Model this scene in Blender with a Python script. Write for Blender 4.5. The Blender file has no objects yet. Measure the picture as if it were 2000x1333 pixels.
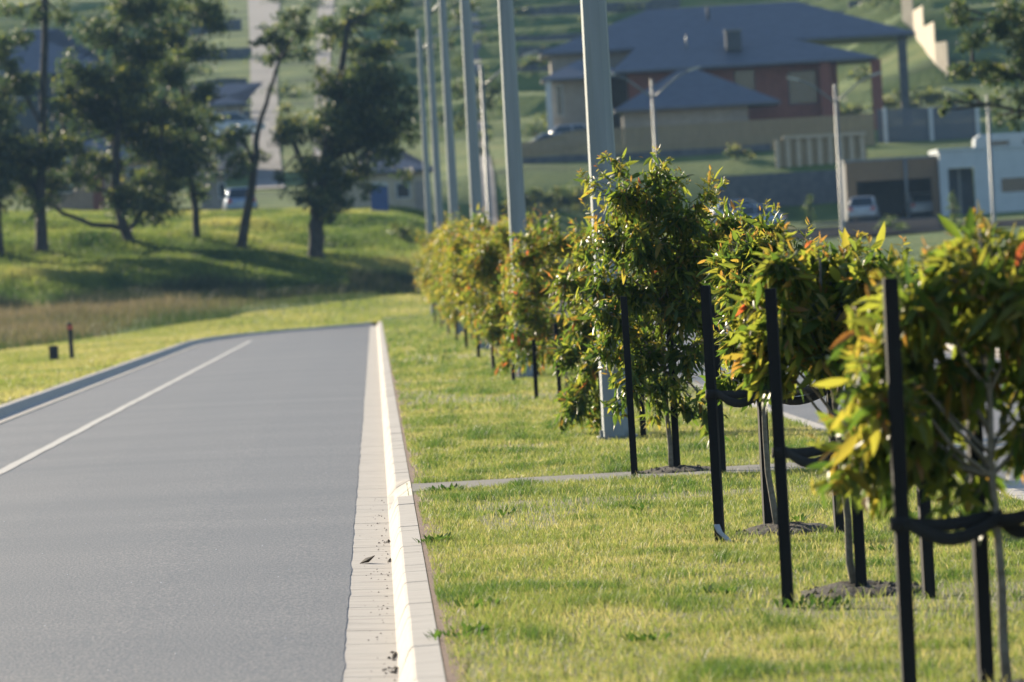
import bpy, math, random
import numpy as np
from mathutils import Vector, Matrix
sc = bpy.context.scene
COL = sc.collection
rng = np.random.default_rng(7)
R = math.radians
PI = math.pi

# ------------------------------------------------------------------ camera model
F = 12000.0                       # focal length in photo pixels (photo 2000 x 1333)
CAMZ = 1.66
ROLL = math.atan(0.056)
PITCH = math.atan(141 / F)
fwd = Vector((0, math.cos(PITCH), -math.sin(PITCH)))
up0 = Vector((0, math.sin(PITCH), math.cos(PITCH)))
r0 = Vector((1, 0, 0))
cr, sr = math.cos(ROLL), math.sin(ROLL)
cx = r0 * cr - up0 * sr
cy = up0 * cr + r0 * sr
CAM = Vector((0, 0, CAMZ))

def P(u, v, D):
    """point seen at photo pixel (u, v) at depth D"""
    return CAM + D * (fwd + cx * ((u - 1000) / F) + cy * ((666.5 - v) / F))

SL = 0.0219                       # the streets run along x = q - SL*y
def X(q, y): return q - SL * y

# ------------------------------------------------------------------ terrain heights
LP = np.array([(-100, 0), (225, 0), (240, .3), (255, .8), (262, .6), (270, .9), (280, 2.0), (295, 3.5), (315, 4.6), (325, 5.0),
               (345, 5.4), (420, 8.5), (470, 13.5), (600, 26.0), (700, 34), (1000, 66), (1300, 90)], float)
RP = np.array([(-100, 0), (235, 0), (300, .9), (350, 2.8), (370, 3.4), (380, 3.6), (388, 6.5), (395, 8.0), (405, 8.6), (412, 9.4),
               (440, 10.6), (470, 14), (500, 17.5), (600, 26.6), (700, 35), (1000, 66), (1300, 90)], float)
def TZ(x, y):
    x = np.asarray(x, float); y = np.asarray(y, float)
    s = x / np.maximum(y, 60.)
    w = np.clip((s + .018) / .022, 0, 1); w = w * w * (3 - 2 * w)
    zl = np.interp(y, LP[:, 0], LP[:, 1]); zr = np.interp(y, RP[:, 0], RP[:, 1])
    z = zl * (1 - w) + zr * w
    far = np.clip((y - 262) / 30, 0, 1)
    tilt = np.clip(-.055 * (x + 12), -.6, 1.6) * far * (1 - w) * np.clip((420 - y) / 80, 0, 1)
    bump = far * (.22 * np.sin(x * .31 + y * .13) + .16 * np.sin(x * .17 - y * .41 + 1.3) + .1 * np.sin(x * .9 + y * .7))
    ph = (y + 3.5 * np.sin(x * .045 + 1.) + 2.5 * np.sin(x * .11)) / 23.; fr = ph - np.floor(ph)
    step = (np.clip((fr - .89) / .11, 0, 1) - fr) * 23 * .075
    road = np.clip((np.abs(s + .0355) - .011) / .006, 0, 1)
    z = z + step * np.clip((y - 440) / 25, 0, 1) * road
    z = z + np.clip((s - .05) / .016, 0, 1) * 4.6 * np.clip((y - 436) / 45, 0, 1)
    return z + tilt + bump * np.clip((360 - y) / 60, .25, 1)

def tz(x, y): return float(TZ(x, y))

def G(u, v, z0=None):
    """ground point seen at pixel; z0 fixes a plane"""
    d = fwd + cx * ((u - 1000) / F) + cy * ((666.5 - v) / F)
    if z0 is not None:
        return CAM + d * ((z0 - CAMZ) / d.z)
    D = 20.0
    while D < 1000:
        p = CAM + d * D
        if p.z < tz(p.x, p.y): break
        D += .25
    return p

def noise2(x, y, seed=0):
    """smooth value noise in numpy"""
    x = np.asarray(x, float); y = np.asarray(y, float)
    xi = np.floor(x).astype(np.int64); yi = np.floor(y).astype(np.int64)
    fx = x - xi; fy = y - yi
    fx = fx * fx * (3 - 2 * fx); fy = fy * fy * (3 - 2 * fy)
    def h(a, b):
        n = (a * 374761393 + b * 668265263 + seed * 1442695041) & 0xFFFFFFFF
        n = ((n ^ (n >> 13)) * 1274126177) & 0xFFFFFFFF
        return ((n ^ (n >> 16)) & 0xFFFF) / 65535.
    return (h(xi, yi) * (1 - fx) + h(xi + 1, yi) * fx) * (1 - fy) + (h(xi, yi + 1) * (1 - fx) + h(xi + 1, yi + 1) * fx) * fy

# ------------------------------------------------------------------ materials
def newmat(name):
    m = bpy.data.materials.new(name); m.use_nodes = True
    nt = m.node_tree
    return m, nt, nt.nodes['Principled BSDF']

def ramp(nt, stops):
    r = nt.nodes.new('ShaderNodeValToRGB')
    e = r.color_ramp.elements
    while len(e) < len(stops): e.new(.5)
    for k, (p, c) in enumerate(stops):
        e[k].position = p; e[k].color = (*c, 1)
    return r

def mat(name, c1, c2=None, scale=3., rough=.8, bump=0., bscale=None, spec=.5, metal=0., stretch=None, c3=None, detail=5, bdist=.02):
    """noise-mixed surface: c1..c2 are the colours the noise mixes"""
    m, nt, b = newmat(name)
    b.inputs['Roughness'].default_value = rough
    b.inputs['Metallic'].default_value = metal
    b.inputs['Specular IOR Level'].default_value = spec
    tc = nt.nodes.new('ShaderNodeTexCoord')
    src = tc.outputs['Object']
    if stretch:
        mp = nt.nodes.new('ShaderNodeMapping'); mp.inputs['Scale'].default_value = stretch
        nt.links.new(src, mp.inputs[0]); src = mp.outputs[0]
    if c2 is None: c2 = tuple(.85 * c for c in c1)
    n = nt.nodes.new('ShaderNodeTexNoise'); n.inputs['Scale'].default_value = scale; n.inputs['Detail'].default_value = detail
    nt.links.new(src, n.inputs['Vector'])
    st = [(.32, c1), (.68, c2)] if c3 is None else [(.3, c1), (.52, c2), (.72, c3)]
    r = ramp(nt, st); nt.links.new(n.outputs['Fac'], r.inputs[0]); nt.links.new(r.outputs[0], b.inputs['Base Color'])
    if bump:
        n2 = nt.nodes.new('ShaderNodeTexNoise'); n2.inputs['Scale'].default_value = bscale or scale * 6; n2.inputs['Detail'].default_value = 4
        nt.links.new(src, n2.inputs['Vector'])
        bp = nt.nodes.new('ShaderNodeBump'); bp.inputs['Strength'].default_value = bump; bp.inputs['Distance'].default_value = bdist
        nt.links.new(n2.outputs['Fac'], bp.inputs['Height']); nt.links.new(bp.outputs[0], b.inputs['Normal'])
    return m

def leafmat(name, stops, trans=.45, rough=.4, spec=.5, tboost=1.5):
    """thin leaves: the per-leaf 'tint' attribute picks its colour (old green, young yellow, red tips, painted sunlit gum tops)"""
    m, nt, b = newmat(name)
    a = nt.nodes.new('ShaderNodeAttribute'); a.attribute_name = 'tint'
    r = ramp(nt, stops); nt.links.new(a.outputs['Fac'], r.inputs[0])
    nt.links.new(r.outputs[0], b.inputs['Base Color'])
    b.inputs['Roughness'].default_value = rough; b.inputs['Specular IOR Level'].default_value = spec
    t = nt.nodes.new('ShaderNodeBsdfTranslucent')
    mx = nt.nodes.new('ShaderNodeMixRGB'); mx.blend_type = 'MULTIPLY'; mx.inputs[0].default_value = 1
    mx.inputs[2].default_value = (tboost, tboost, tboost * .7, 1)
    nt.links.new(r.outputs[0], mx.inputs[1]); nt.links.new(mx.outputs[0], t.inputs['Color'])
    ms = nt.nodes.new('ShaderNodeMixShader'); ms.inputs[0].default_value = trans
    nt.links.new(b.outputs[0], ms.inputs[1]); nt.links.new(t.outputs[0], ms.inputs[2])
    nt.links.new(ms.outputs[0], nt.nodes['Material Output'].inputs['Surface'])
    return m

M = {}
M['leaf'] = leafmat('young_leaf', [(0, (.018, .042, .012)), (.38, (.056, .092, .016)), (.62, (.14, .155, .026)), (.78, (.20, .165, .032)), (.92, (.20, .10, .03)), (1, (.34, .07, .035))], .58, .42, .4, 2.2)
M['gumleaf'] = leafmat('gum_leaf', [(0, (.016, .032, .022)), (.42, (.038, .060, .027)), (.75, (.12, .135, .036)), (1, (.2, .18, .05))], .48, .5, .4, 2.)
M['saplingleaf'] = leafmat('sapling_leaf', [(0, (.05, .09, .02)), (1, (.16, .2, .05))], .45, .5)
M['grass'] = leafmat('lawn_blade', [(0, (.05, .10, .024)), (.42, (.135, .172, .046)), (.72, (.24, .235, .095)), (1, (.35, .30, .17))], .5, .55, .25, 1.55)
M['hillgrass'] = leafmat('hill_grass_blade', [(0, (.03, .06, .018)), (.45, (.11, .15, .04)), (1, (.25, .24, .09))], .52, .6, .2, 1.6)
M['drygrass'] = leafmat('dry_grass_blade', [(0, (.05, .085, .028)), (.35, (.10, .115, .05)), (.65, (.15, .135, .08)), (1, (.24, .185, .13))], .35, .7, .15, 1.1)
M['rush'] = leafmat('rush_blade', [(0, (.02, .035, .02)), (1, (.07, .08, .035))], .2, .7, .2, 1.)  # rushes, with part of the gully's shade put into the dark colour
M['weed'] = leafmat('weed_leaf', [(0, (.03, .07, .018)), (1, (.09, .16, .03))], .45, .7, .15, 1.4)
M['bark'] = mat('young_bark', (.10, .085, .06), (.20, .175, .14), 30, .9, .3, 80, bdist=.004)
M['gumbark'] = mat('gum_bark', (.02, .018, .016), (.055, .048, .042), 3, .95, .3, 9)
M['stake'] = mat('black_stake', (.006, .006, .007), (.014, .013, .013), 14, .85, .25, 60, stretch=(1, 1, .12), bdist=.004, spec=.25)
M['strap'] = mat('black_webbing', (.006, .006, .006), (.012, .011, .011), 60, .95, .2, 250, bdist=.002)
M['lawnbase'] = mat('lawn_thatch', (.10, .105, .028), (.17, .155, .055), 1.6, .95, .5, 60, c3=(.09, .115, .026))
M['soil'] = mat('soil', (.13, .078, .055), (.23, .145, .10), 14, .98, .8, 60)
M['mound'] = mat('mulch_soil', (.035, .03, .025), (.085, .07, .055), 22, .98, 1., 70)
M['concrete'] = mat('kerb_concrete', (.30, .275, .25), (.42, .39, .355), 5, .9, .15, 160, bdist=.003, c3=(.355, .325, .295), stretch=(.5, 2.4, 1), spec=.25)
M['path'] = mat('path_concrete', (.095, .09, .083), (.135, .126, .116), 4, .9, .2, 120, bdist=.003)
M['paint'] = mat('road_paint', (.33, .31, .285), (.46, .435, .40), 18, .7)
M['steel'] = mat('galvanised_steel', (.17, .195, .21), (.23, .26, .275), 1.3, .5, .05, 30, metal=.35, stretch=(6, 6, .35), spec=.5)
M['greysteel'] = mat('dull_steel', (.14, .15, .155), (.19, .2, .205), 2, .5, metal=.3)
M['black'] = mat('black_plastic', (.01, .01, .012), (.02, .02, .024), 6, .6)
M['red'] = mat('red_reflector', (.45, .05, .03), (.5, .08, .05), 9, .4)
M['rooftile'] = mat('slate_roof_tiles', (.062, .073, .102), (.088, .102, .135), 2.2, .6, .4, 9, stretch=(.6, 1, 3))
M['brick'] = mat('red_brick', (.165, .055, .04), (.225, .08, .057), 5, .9, .2, 30)
M['render'] = mat('beige_render', (.24, .205, .17), (.30, .26, .215), 2, .9)
M['white'] = mat('white_render', (.40, .43, .455), (.46, .49, .51), 1.5, .8)
M['cream'] = mat('cream_wall', (.36, .30, .22), (.44, .37, .28), 1.5, .85)
M['fence'] = mat('timber_palings', (.20, .15, .085), (.27, .21, .12), 3, .9, stretch=(8, 8, .4))
M['sleeper'] = mat('weathered_sleepers', (.32, .27, .2), (.42, .36, .27), 3, .9, stretch=(1, 1, 6))
M['brown'] = mat('brown_cladding', (.16, .10, .055), (.21, .135, .075), 4, .8, stretch=(6, 6, .5))
M['dark'] = mat('dark_wall', (.035, .045, .06), (.05, .06, .075), 3, .8)
M['greyfence'] = mat('charcoal_steel_fence', (.05, .065, .095), (.065, .08, .11), 3, .6, stretch=(14, 14, .3))
M['retain'] = mat('retaining_blocks', (.055, .06, .075), (.10, .105, .115), 2, .9, .3, 8)
M['tan'] = mat('tan_brick', (.26, .18, .12), (.34, .24, .16), 4, .9)
M['taupe'] = mat('taupe_render', (.22, .19, .165), (.27, .235, .205), 3, .9)
M['blue'] = mat('blue_plastic', (.015, .05, .17), (.02, .065, .21), 4, .45)
M['carwhite'] = mat('white_car_paint', (.33, .35, .39), (.38, .4, .44), 2, .25)
M['cardark'] = mat('dark_car_paint', (.02, .03, .06), (.03, .04, .075), 2, .25)
M['carblue'] = mat('silver_blue_car_paint', (.22, .29, .40), (.26, .33, .44), 2, .28, metal=.4)
M['tyre'] = mat('tyre_rubber', (.012, .012, .012), (.02, .02, .02), 20, .9)
M['rim'] = mat('alloy_rim', (.4, .4, .42), (.5, .5, .52), 5, .35, metal=.7)
M['tail'] = mat('tail_light', (.35, .02, .02), (.4, .03, .03), 5, .3)
M['lamp'] = mat('clear_lens', (.25, .25, .25), (.32, .32, .31), 5, .2)
M['pavement'] = mat('pale_paving', (.13, .122, .118), (.175, .16, .15), 1.2, .9)
M['litter'] = mat('dead_leaf', (.02, .016, .012), (.06, .045, .03), 30, .9)
M['rag'] = mat('grey_plastic', (.30, .31, .33), (.4, .41, .43), 12, .6)
m, nt, b = newmat('window_glass'); M['glass'] = m
M['shaderoad'] = mat('shaded_street_asphalt', (.035, .035, .036), (.055, .053, .052), 2, 1., spec=.0)  # far street asphalt, darker and sheenless: its shade is put into the colour
b.inputs['Base Color'].default_value = (.02, .03, .04, 1); b.inputs['Roughness'].default_value = .08

def asphalt():
    m, nt, b = newmat('asphalt')
    tc = nt.nodes.new('ShaderNodeTexCoord')
    def noise(scale, stretch=(1, 1, 1), det=4):
        mp = nt.nodes.new('ShaderNodeMapping'); mp.inputs['Scale'].default_value = stretch
        nt.links.new(tc.outputs['Object'], mp.inputs[0])
        n = nt.nodes.new('ShaderNodeTexNoise'); n.inputs['Scale'].default_value = scale; n.inputs['Detail'].default_value = det
        nt.links.new(mp.outputs[0], n.inputs['Vector']); return n
    big = noise(.35, (.8, 1, 1)); grit = noise(62, (1, .3, 1), 2); streak = noise(.7, (.10, .55, 1))
    r1 = ramp(nt, [(.3, (.084, .068, .054)), (.7, (.104, .085, .068))]); nt.links.new(big.outputs['Fac'], r1.inputs[0])
    r2 = ramp(nt, [(.34, (.4, .4, .41)), (.5, (.95, .95, .95)), (.68, (2.0, 1.95, 1.9))]); nt.links.new(grit.outputs['Fac'], r2.inputs[0])
    r3 = ramp(nt, [(.32, (.82, .82, .82)), (.62, (1.1, 1.1, 1.1))]); nt.links.new(streak.outputs['Fac'], r3.inputs[0])
    x1 = nt.nodes.new('ShaderNodeMixRGB'); x1.blend_type = 'MULTIPLY'; x1.inputs[0].default_value = 1
    nt.links.new(r1.outputs[0], x1.inputs[1]); nt.links.new(r2.outputs[0], x1.inputs[2])
    x2 = nt.nodes.new('ShaderNodeMixRGB'); x2.blend_type = 'MULTIPLY'; x2.inputs[0].default_value = 1
    nt.links.new(x1.outputs[0], x2.inputs[1]); nt.links.new(r3.outputs[0], x2.inputs[2])
    nt.links.new(x2.outputs[0], b.inputs['Base Color'])
    b.inputs['Roughness'].default_value = .5; b.inputs['Specular IOR Level'].default_value = .5; b.inputs['Specular Tint'].default_value = (1, .86, .72, 1)
    bp = nt.nodes.new('ShaderNodeBump'); bp.inputs['Strength'].default_value = .6; bp.inputs['Distance'].default_value = .006
    nt.links.new(grit.outputs['Fac'], bp.inputs['Height']); nt.links.new(bp.outputs[0], b.inputs['Normal'])
    return m
M['asphalt'] = asphalt()

def hillmat():
    """rough pasture with drier and barer patches"""
    m, nt, b = newmat('pasture')
    tc = nt.nodes.new('ShaderNodeTexCoord')
    n = nt.nodes.new('ShaderNodeTexNoise'); n.inputs['Scale'].default_value = .16; n.inputs['Detail'].default_value = 8
    nt.links.new(tc.outputs['Object'], n.inputs['Vector'])
    r = ramp(nt, [(.3, (.03, .055, .018)), (.45, (.075, .12, .03)), (.62, (.13, .165, .045)), (.8, (.17, .15, .07))])
    nt.links.new(n.outputs['Fac'], r.inputs[0]); nt.links.new(r.outputs[0], b.inputs['Base Color'])
    b.inputs['Roughness'].default_value = .95; b.inputs['Specular IOR Level'].default_value = .1
    n2 = nt.nodes.new('ShaderNodeTexNoise'); n2.inputs['Scale'].default_value = 3; n2.inputs['Detail'].default_value = 5
    nt.links.new(tc.outputs['Object'], n2.inputs['Vector'])
    bp = nt.nodes.new('ShaderNodeBump'); bp.inputs['Strength'].default_value = .9; bp.inputs['Distance'].default_value = .15
    nt.links.new(n2.outputs['Fac'], bp.inputs['Height']); nt.links.new(bp.outputs[0], b.inputs['Normal'])
    return m
M['hill'] = hillmat()

# ------------------------------------------------------------------ mesh helpers
def link(name, me, parent=None):
    o = bpy.data.objects.new(name, me); COL.objects.link(o)
    if parent is not None: o.parent = parent
    return o

def tag(o, label=None, cat=None, group=None, kind=None):
    if label: o['label'] = label
    if cat: o['category'] = cat
    if group: o['group'] = group
    if kind: o['kind'] = kind
    return o

def thing(name, loc, label, cat, group=None):
    o = bpy.data.objects.new(name, None); COL.objects.link(o)
    o.location = loc; o.empty_display_size = .2
    return tag(o, label, cat, group)

class MB:
    def __init__(s): s.v = []; s.f = []; s.sm = []
    def add(s, vs, fs, smooth=False):
        k = len(s.v); s.v += [tuple(p) for p in vs]
        for f in fs: s.f.append([k + i for i in f]); s.sm.append(smooth)
        return s
    def box(s, x0, x1, y0, y1, z0, z1):
        return s.add([(x0, y0, z0), (x1, y0, z0), (x1, y1, z0), (x0, y1, z0), (x0, y0, z1), (x1, y0, z1), (x1, y1, z1), (x0, y1, z1)],
                     [(0, 3, 2, 1), (4, 5, 6, 7), (0, 1, 5, 4), (1, 2, 6, 5), (2, 3, 7, 6), (3, 0, 4, 7)])
    def tube(s, pts, rad, n=6, smooth=True, cap=True):
        pts = [Vector(p) for p in pts]; vs = []; fs = []
        for i, p in enumerate(pts):
            t = (pts[min(i + 1, len(pts) - 1)] - pts[max(i - 1, 0)]).normalized()
            a = t.cross(Vector((0, 1, 0)) if abs(t.y) < .9 else Vector((1, 0, 0))).normalized(); b_ = t.cross(a)
            r = rad[i] if hasattr(rad, '__len__') else rad
            for k in range(n):
                an = 2 * PI * k / n
                vs.append(p + a * (r * math.cos(an)) + b_ * (r * math.sin(an)))
        for i in range(len(pts) - 1):
            for k in range(n):
                fs.append((i * n + k, i * n + (k + 1) % n, (i + 1) * n + (k + 1) % n, (i + 1) * n + k))
        if cap:
            fs.append(tuple(range(n - 1, -1, -1))); fs.append(tuple((len(pts) - 1) * n + k for k in range(n)))
        return s.add(vs, fs, smooth)
    def prism(s, poly, y0, y1):
        """x-z outline pushed along y"""
        n = len(poly)
        return s.add([(x, y0, z) for x, z in poly] + [(x, y1, z) for x, z in poly],
                     [tuple(range(n)), tuple(range(2 * n - 1, n - 1, -1))] + [(i, i + n, (i + 1) % n + n, (i + 1) % n) for i in range(n)])
    def build(s, name, m, parent=None, bevel=0):
        me = bpy.data.meshes.new(name)
        off = Vector(parent.location) if parent is not None and parent.parent is None else Vector((0, 0, 0))
        if parent is not None and parent.parent is not None: off = Vector(parent.parent.location)
        if parent is not None and parent.type == 'MESH' and parent.parent is None: off = Vector(parent.location)
        me.from_pydata([(x - off.x, y - off.y, z - off.z) for x, y, z in s.v], [], s.f)
        me.polygons.foreach_set('use_smooth', s.sm)
        me.materials.append(m); me.update()
        o = link(name, me, parent)
        if bevel:
            bv = o.modifiers.new('bevel', 'BEVEL'); bv.width = bevel; bv.segments = 2; bv.limit_method = 'ANGLE'
        return o

def big_mesh(name, verts, faces, m, parent=None, attr=None, smooth=False):
    """verts (N,3), faces (M,k) numpy"""
    me = bpy.data.meshes.new(name)
    N = len(verts); Mf, k = faces.shape
    me.vertices.add(N); me.vertices.foreach_set('co', np.ascontiguousarray(verts, np.float32).ravel())
    me.loops.add(Mf * k); me.loops.foreach_set('vertex_index', np.ascontiguousarray(faces, np.int32).ravel())
    me.polygons.add(Mf)
    me.polygons.foreach_set('loop_start', np.arange(0, Mf * k, k, dtype=np.int32))
    me.polygons.foreach_set('loop_total', np.full(Mf, k, np.int32))
    if smooth: me.polygons.foreach_set('use_smooth', np.ones(Mf, bool))
    me.update(calc_edges=True)
    if attr is not None:
        a = me.attributes.new('tint', 'FLOAT', 'POINT'); a.data.foreach_set('value', np.ascontiguousarray(attr, np.float32))
    me.materials.append(m)
    return link(name, me, parent)

def unit(a): return a / np.maximum(np.linalg.norm(a, axis=1, keepdims=True), 1e-9)

def blades(name, x, y, z, L, W, tint, m, label, cat, lean=.45, seed=1):
    """one bent triangle pair per grass blade"""
    r = np.random.default_rng(seed); n = len(x)
    a = r.uniform(0, 2 * PI, n); ln = r.uniform(.1, 1., n) * lean
    base = np.stack([x, y, z], 1)
    d = np.stack([np.cos(a) * ln, np.sin(a) * ln, np.ones(n)], 1); d = unit(d)
    b = r.uniform(0, 2 * PI, n); s = np.stack([np.cos(b), np.sin(b), np.zeros(n)], 1) * W[:, None] * .5
    mid = base + d * (L * .55)[:, None]
    tip = mid + unit(d + np.stack([np.cos(a), np.sin(a), np.zeros(n)], 1) * lean * 1.1) * (L * .5)[:, None]
    V = np.stack([base - s, base + s, mid + s * .7, mid - s * .7, tip], 1).reshape(-1, 3)
    k = np.arange(n)[:, None] * 5
    T = np.concatenate([k + [0, 1, 2], k + [0, 2, 3], k + [3, 2, 4]], 0)
    o = big_mesh(name, V, T, m, attr=np.repeat(tint, 5))
    return tag(o, label, cat, kind='stuff')

# ------------------------------------------------------------------ world, sun, camera
SUN_EL, SUN_AZ = R(18), R(-35)
w = bpy.data.worlds.new("World"); sc.world = w; w.use_nodes = True
nt = w.node_tree; sky = nt.nodes.new('ShaderNodeTexSky'); sky.sky_type = 'NISHITA'; sky.sun_disc = False
sky.sun_elevation = SUN_EL; sky.sun_rotation = SUN_AZ
nt.links.new(sky.outputs[0], nt.nodes['Background'].inputs[0]); nt.nodes['Background'].inputs[1].default_value = .09
sky.ozone_density = 2.2; sky.air_density = 1.; sky.dust_density = .6
sl = bpy.data.lights.new('sun', 'SUN'); sl.energy = 5; sl.angle = R(.5); sl.color = (1, .86, .64)
so = bpy.data.objects.new('sun', sl); COL.objects.link(so)
sdir = Vector((math.sin(SUN_AZ) * math.cos(SUN_EL), math.cos(SUN_AZ) * math.cos(SUN_EL), math.sin(SUN_EL)))
so.rotation_euler = sdir.to_track_quat('Z', 'Y').to_euler(); so.location = (-20, 20, 30)

cam = bpy.data.cameras.new('camera'); co = bpy.data.objects.new('camera', cam); COL.objects.link(co); sc.camera = co
mw = Matrix((cx, cy, -fwd)).transposed().to_4x4(); mw.translation = CAM; co.matrix_world = mw
cam.sensor_width = 36; cam.lens = F / 2000 * 36; cam.clip_start = 1; cam.clip_end = 3000
cam.dof.use_dof = True; cam.dof.focus_distance = 40; cam.dof.aperture_fstop = 5.2; cam.dof.aperture_blades = 7
sc.view_settings.view_transform = 'Standard'; sc.view_settings.look = 'None'; sc.view_settings.exposure = 1.25
sc.render.engine = 'CYCLES'; sc.cycles.use_denoising = True
sc.cycles.max_bounces = 8; sc.cycles.transparent_max_bounces = 4

# ------------------------------------------------------------------ SETTING: terrain, streets
QB, QF, QG = .2, .015, -.25           # right kerb of the service street: back, face foot, outer gutter edge
QLB, QLF, QLG = -5.83, -5.645, -5.3   # left kerb
MLB, MLF, MRF, MRB = 4.05, 4.23, 9.62, 9.8
ENDC = [(-5.83, 184), (-5.8, 189), (-5.62, 194.5), (-5.2, 200.5), (-4.5, 206), (-3.6, 210.2), (-2.4, 214.3), (-1.1, 218.8), (.2, 223.5)]

def terrain():
    qs = [-420, -320, -240, -180, -140, -110, -90, -72, -58, -46, -38, -32, -28, -25, -22, -19, -16.5, -14, -12, -10, -8, -6.9,
          QLB - .1, QLB - .05, -3.5, -1.5, QB - .06, QB - .03, 1, 2, 3, MLB + .04, MLB + .08, 6, 8, MRB - .08, MRB - .04, 11, 12.5, 14.5, 17, 19.5, 22, 25, 28, 32, 37, 43, 50, 58, 68, 80, 95, 115, 140, 180, 240, 320, 420]
    ys = list(range(-60, 220, 10)) + [226, 229.9, 230.0] + list(np.arange(232, 360, 2.)) + list(np.arange(360, 480, 3.)) + list(np.arange(480, 720, 1.4)) + list(range(720, 1300, 30))
    qs = np.array(qs); ys = np.array(ys, float)
    Q, Y = np.meshgrid(qs, ys); XX = Q - SL * Y
    Z = TZ(XX, Y) - .012
    tro = (((Q > QLB - .09) & (Q < QB - .04)) | ((Q > MLB + .06) & (Q < MRB - .06))) & (Y < 229.95)
    Z = np.where(tro, -.45, Z)
    V = np.stack([XX, Y, Z], 2).reshape(-1, 3)
    nq = len(qs); i = np.arange(len(ys) - 1)[:, None] * nq + np.arange(nq - 1)[None]
    i = i.ravel(); f = np.stack([i, i + 1, i + nq + 1, i + nq], 1)
    o = big_mesh('terrain', V, f, M['hill'], smooth=False)
    o.data.polygons.foreach_set('use_smooth', (V[f[:, 0], 1] > 232)); return o
tag(terrain(), kind='structure')

def sheet(name, outline_q, z, m, kind='structure'):
    """flat slab surface from rows [(y, q0, q1), ...]"""
    mb = MB(); vs = []; fs = []
    for y, a, b_ in outline_q:
        n = 5
        for k in range(n): 
            q = a + (b_ - a) * k / (n - 1); vs.append((X(q, y), y, z(X(q, y), y) if callable(z) else z))
    for i in range(len(outline_q) - 1):
        for k in range(4): fs.append((i * 5 + k, i * 5 + k + 1, i * 5 + 6 + k, i * 5 + 5 + k))
    mb.add(vs, fs); o = mb.build(name, m); tag(o, kind=kind); return o

# lawns (turf sheets 4 mm above the terrain sheet's shoulder)
PATH0, PATH1 = 46.9, 48.6
sheet('median_lawn', [(y, QB + .004, MLB - .004) for y in np.linspace(12, PATH0 - .004, 14)], 0., M['lawnbase'])
sheet('median_lawn', [(y, QB + .004, MLB - .004) for y in np.linspace(PATH1 + .004, 229, 40)], 0., M['lawnbase'])
sheet('path', [(y, QB + .004, MLB - .004) for y in (PATH0, 47.7, PATH1)], .004, M['path'])
def edge_y(x): return np.interp(x, [-60, -40, -15.6, -14.4, -10.2, -4.3, 6, 12], [120, 150, 183, 226, 245, 256, 262, 262])
sheet('verge_lawn', [(y, -18 + .004 * 0, QLB - .004) for y in np.linspace(60, 184, 30)], -.003, M['lawnbase'])
# soil strip behind the kerb
mb = MB(); vs = []; fs = []
ysr = np.arange(14, 150, .35)
for i, y in enumerate(ysr):
    wv = .05 + .10 * noise2(y * .5, 3.1, 4) + .05 * noise2(y * 2.1, 7, 9)
    vs += [(X(QB + .005, y), y, .004), (X(QB + .005 + wv, y), y, .004)]
    if i and not (PATH0 - .4 < y < PATH1 + .4): fs.append((2 * i - 2, 2 * i - 1, 2 * i + 1, 2 * i))
tag(mb.add(vs, fs).build('soil_strip', M['soil']), kind='structure')

# end lawn beyond the closed end of the street
mb = MB()
pl = [(X(q, y), y, 0.) for q, y in ENDC]
top = [(X(q, 230), 230, 0.) for q, _ in ENDC]
n = len(pl)
mb.add(pl + top, [(i, i + 1, n + i + 1, n + i) for i in range(n - 1)])
tag(mb.build('end_lawn', M['lawnbase']), kind='structure')

# asphalt
def road(name, rows, qs, zf, m):
    mb = MB(); vs = []; fs = []; nq = len(qs)
    for y in rows:
        for k, q in enumerate(qs):
            j = (noise2(y * 1.1, k * 9.7, 5) - .5) * .012 + (noise2(y * 4, k * 3.7, 6) - .5) * .008 if k in (0, nq - 1) else 0
            vs.append((X(q + j, y), y, zf(q, y)))
    for i in range(len(rows) - 1):
        for k in range(nq - 1): fs.append((i * nq + k, i * nq + k + 1, (i + 1) * nq + k + 1, (i + 1) * nq + k))
    return tag(mb.add(vs, fs).build(name, m), kind='structure')
rows = list(np.arange(8, 70, .12)) + list(np.arange(70, 231, 1.5))
road('road', rows, [QLG - .012, -4.2, -2.8, -1.4, QG + .012], lambda q, y: -.112 + .035 * (1 - ((q + 2.77) / 2.55) ** 2), M['asphalt'])
rows = list(np.arange(8, 229, 2.)) 
road('main_road', rows, [MLF + .22, 5.5, 6.9, 8.3, MRF - .22], lambda q, y: -.118 + .05 * (1 - ((q - 6.92) / 2.45) ** 2), M['asphalt'])
rows = list(np.arange(230, 332, 2.))
sheet('main_road', [(y, MLB, MRB) for y in rows], lambda x, y: tz(x, y) + .03, M['asphalt'])
def line(name, q, wd, rows, zf):
    mb = MB(); vs = []; fs = []
    for i, y in enumerate(rows):
        j = (noise2(y * .8, 2, 3) - .5) * .02
        for s in (-.5, .5): vs.append((X(q + s * wd + j, y), y, zf(q + s * wd, y) + .004))
        if i: fs.append((2 * i - 2, 2 * i - 1, 2 * i + 1, 2 * i))
    return tag(mb.add(vs, fs).build(name, M['paint']), kind='structure')
zs = lambda q, y: -.112 + .035 * (1 - ((q + 2.77) / 2.55) ** 2)
line('edge_line', -3.83, .125, np.arange(20, 187, 1.), zs)
zm = lambda q, y: -.118 + .05 * (1 - ((q - 6.92) / 2.45) ** 2)
line('edge_line', 7.72, .12, np.arange(20, 228, 2.), zm)

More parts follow.
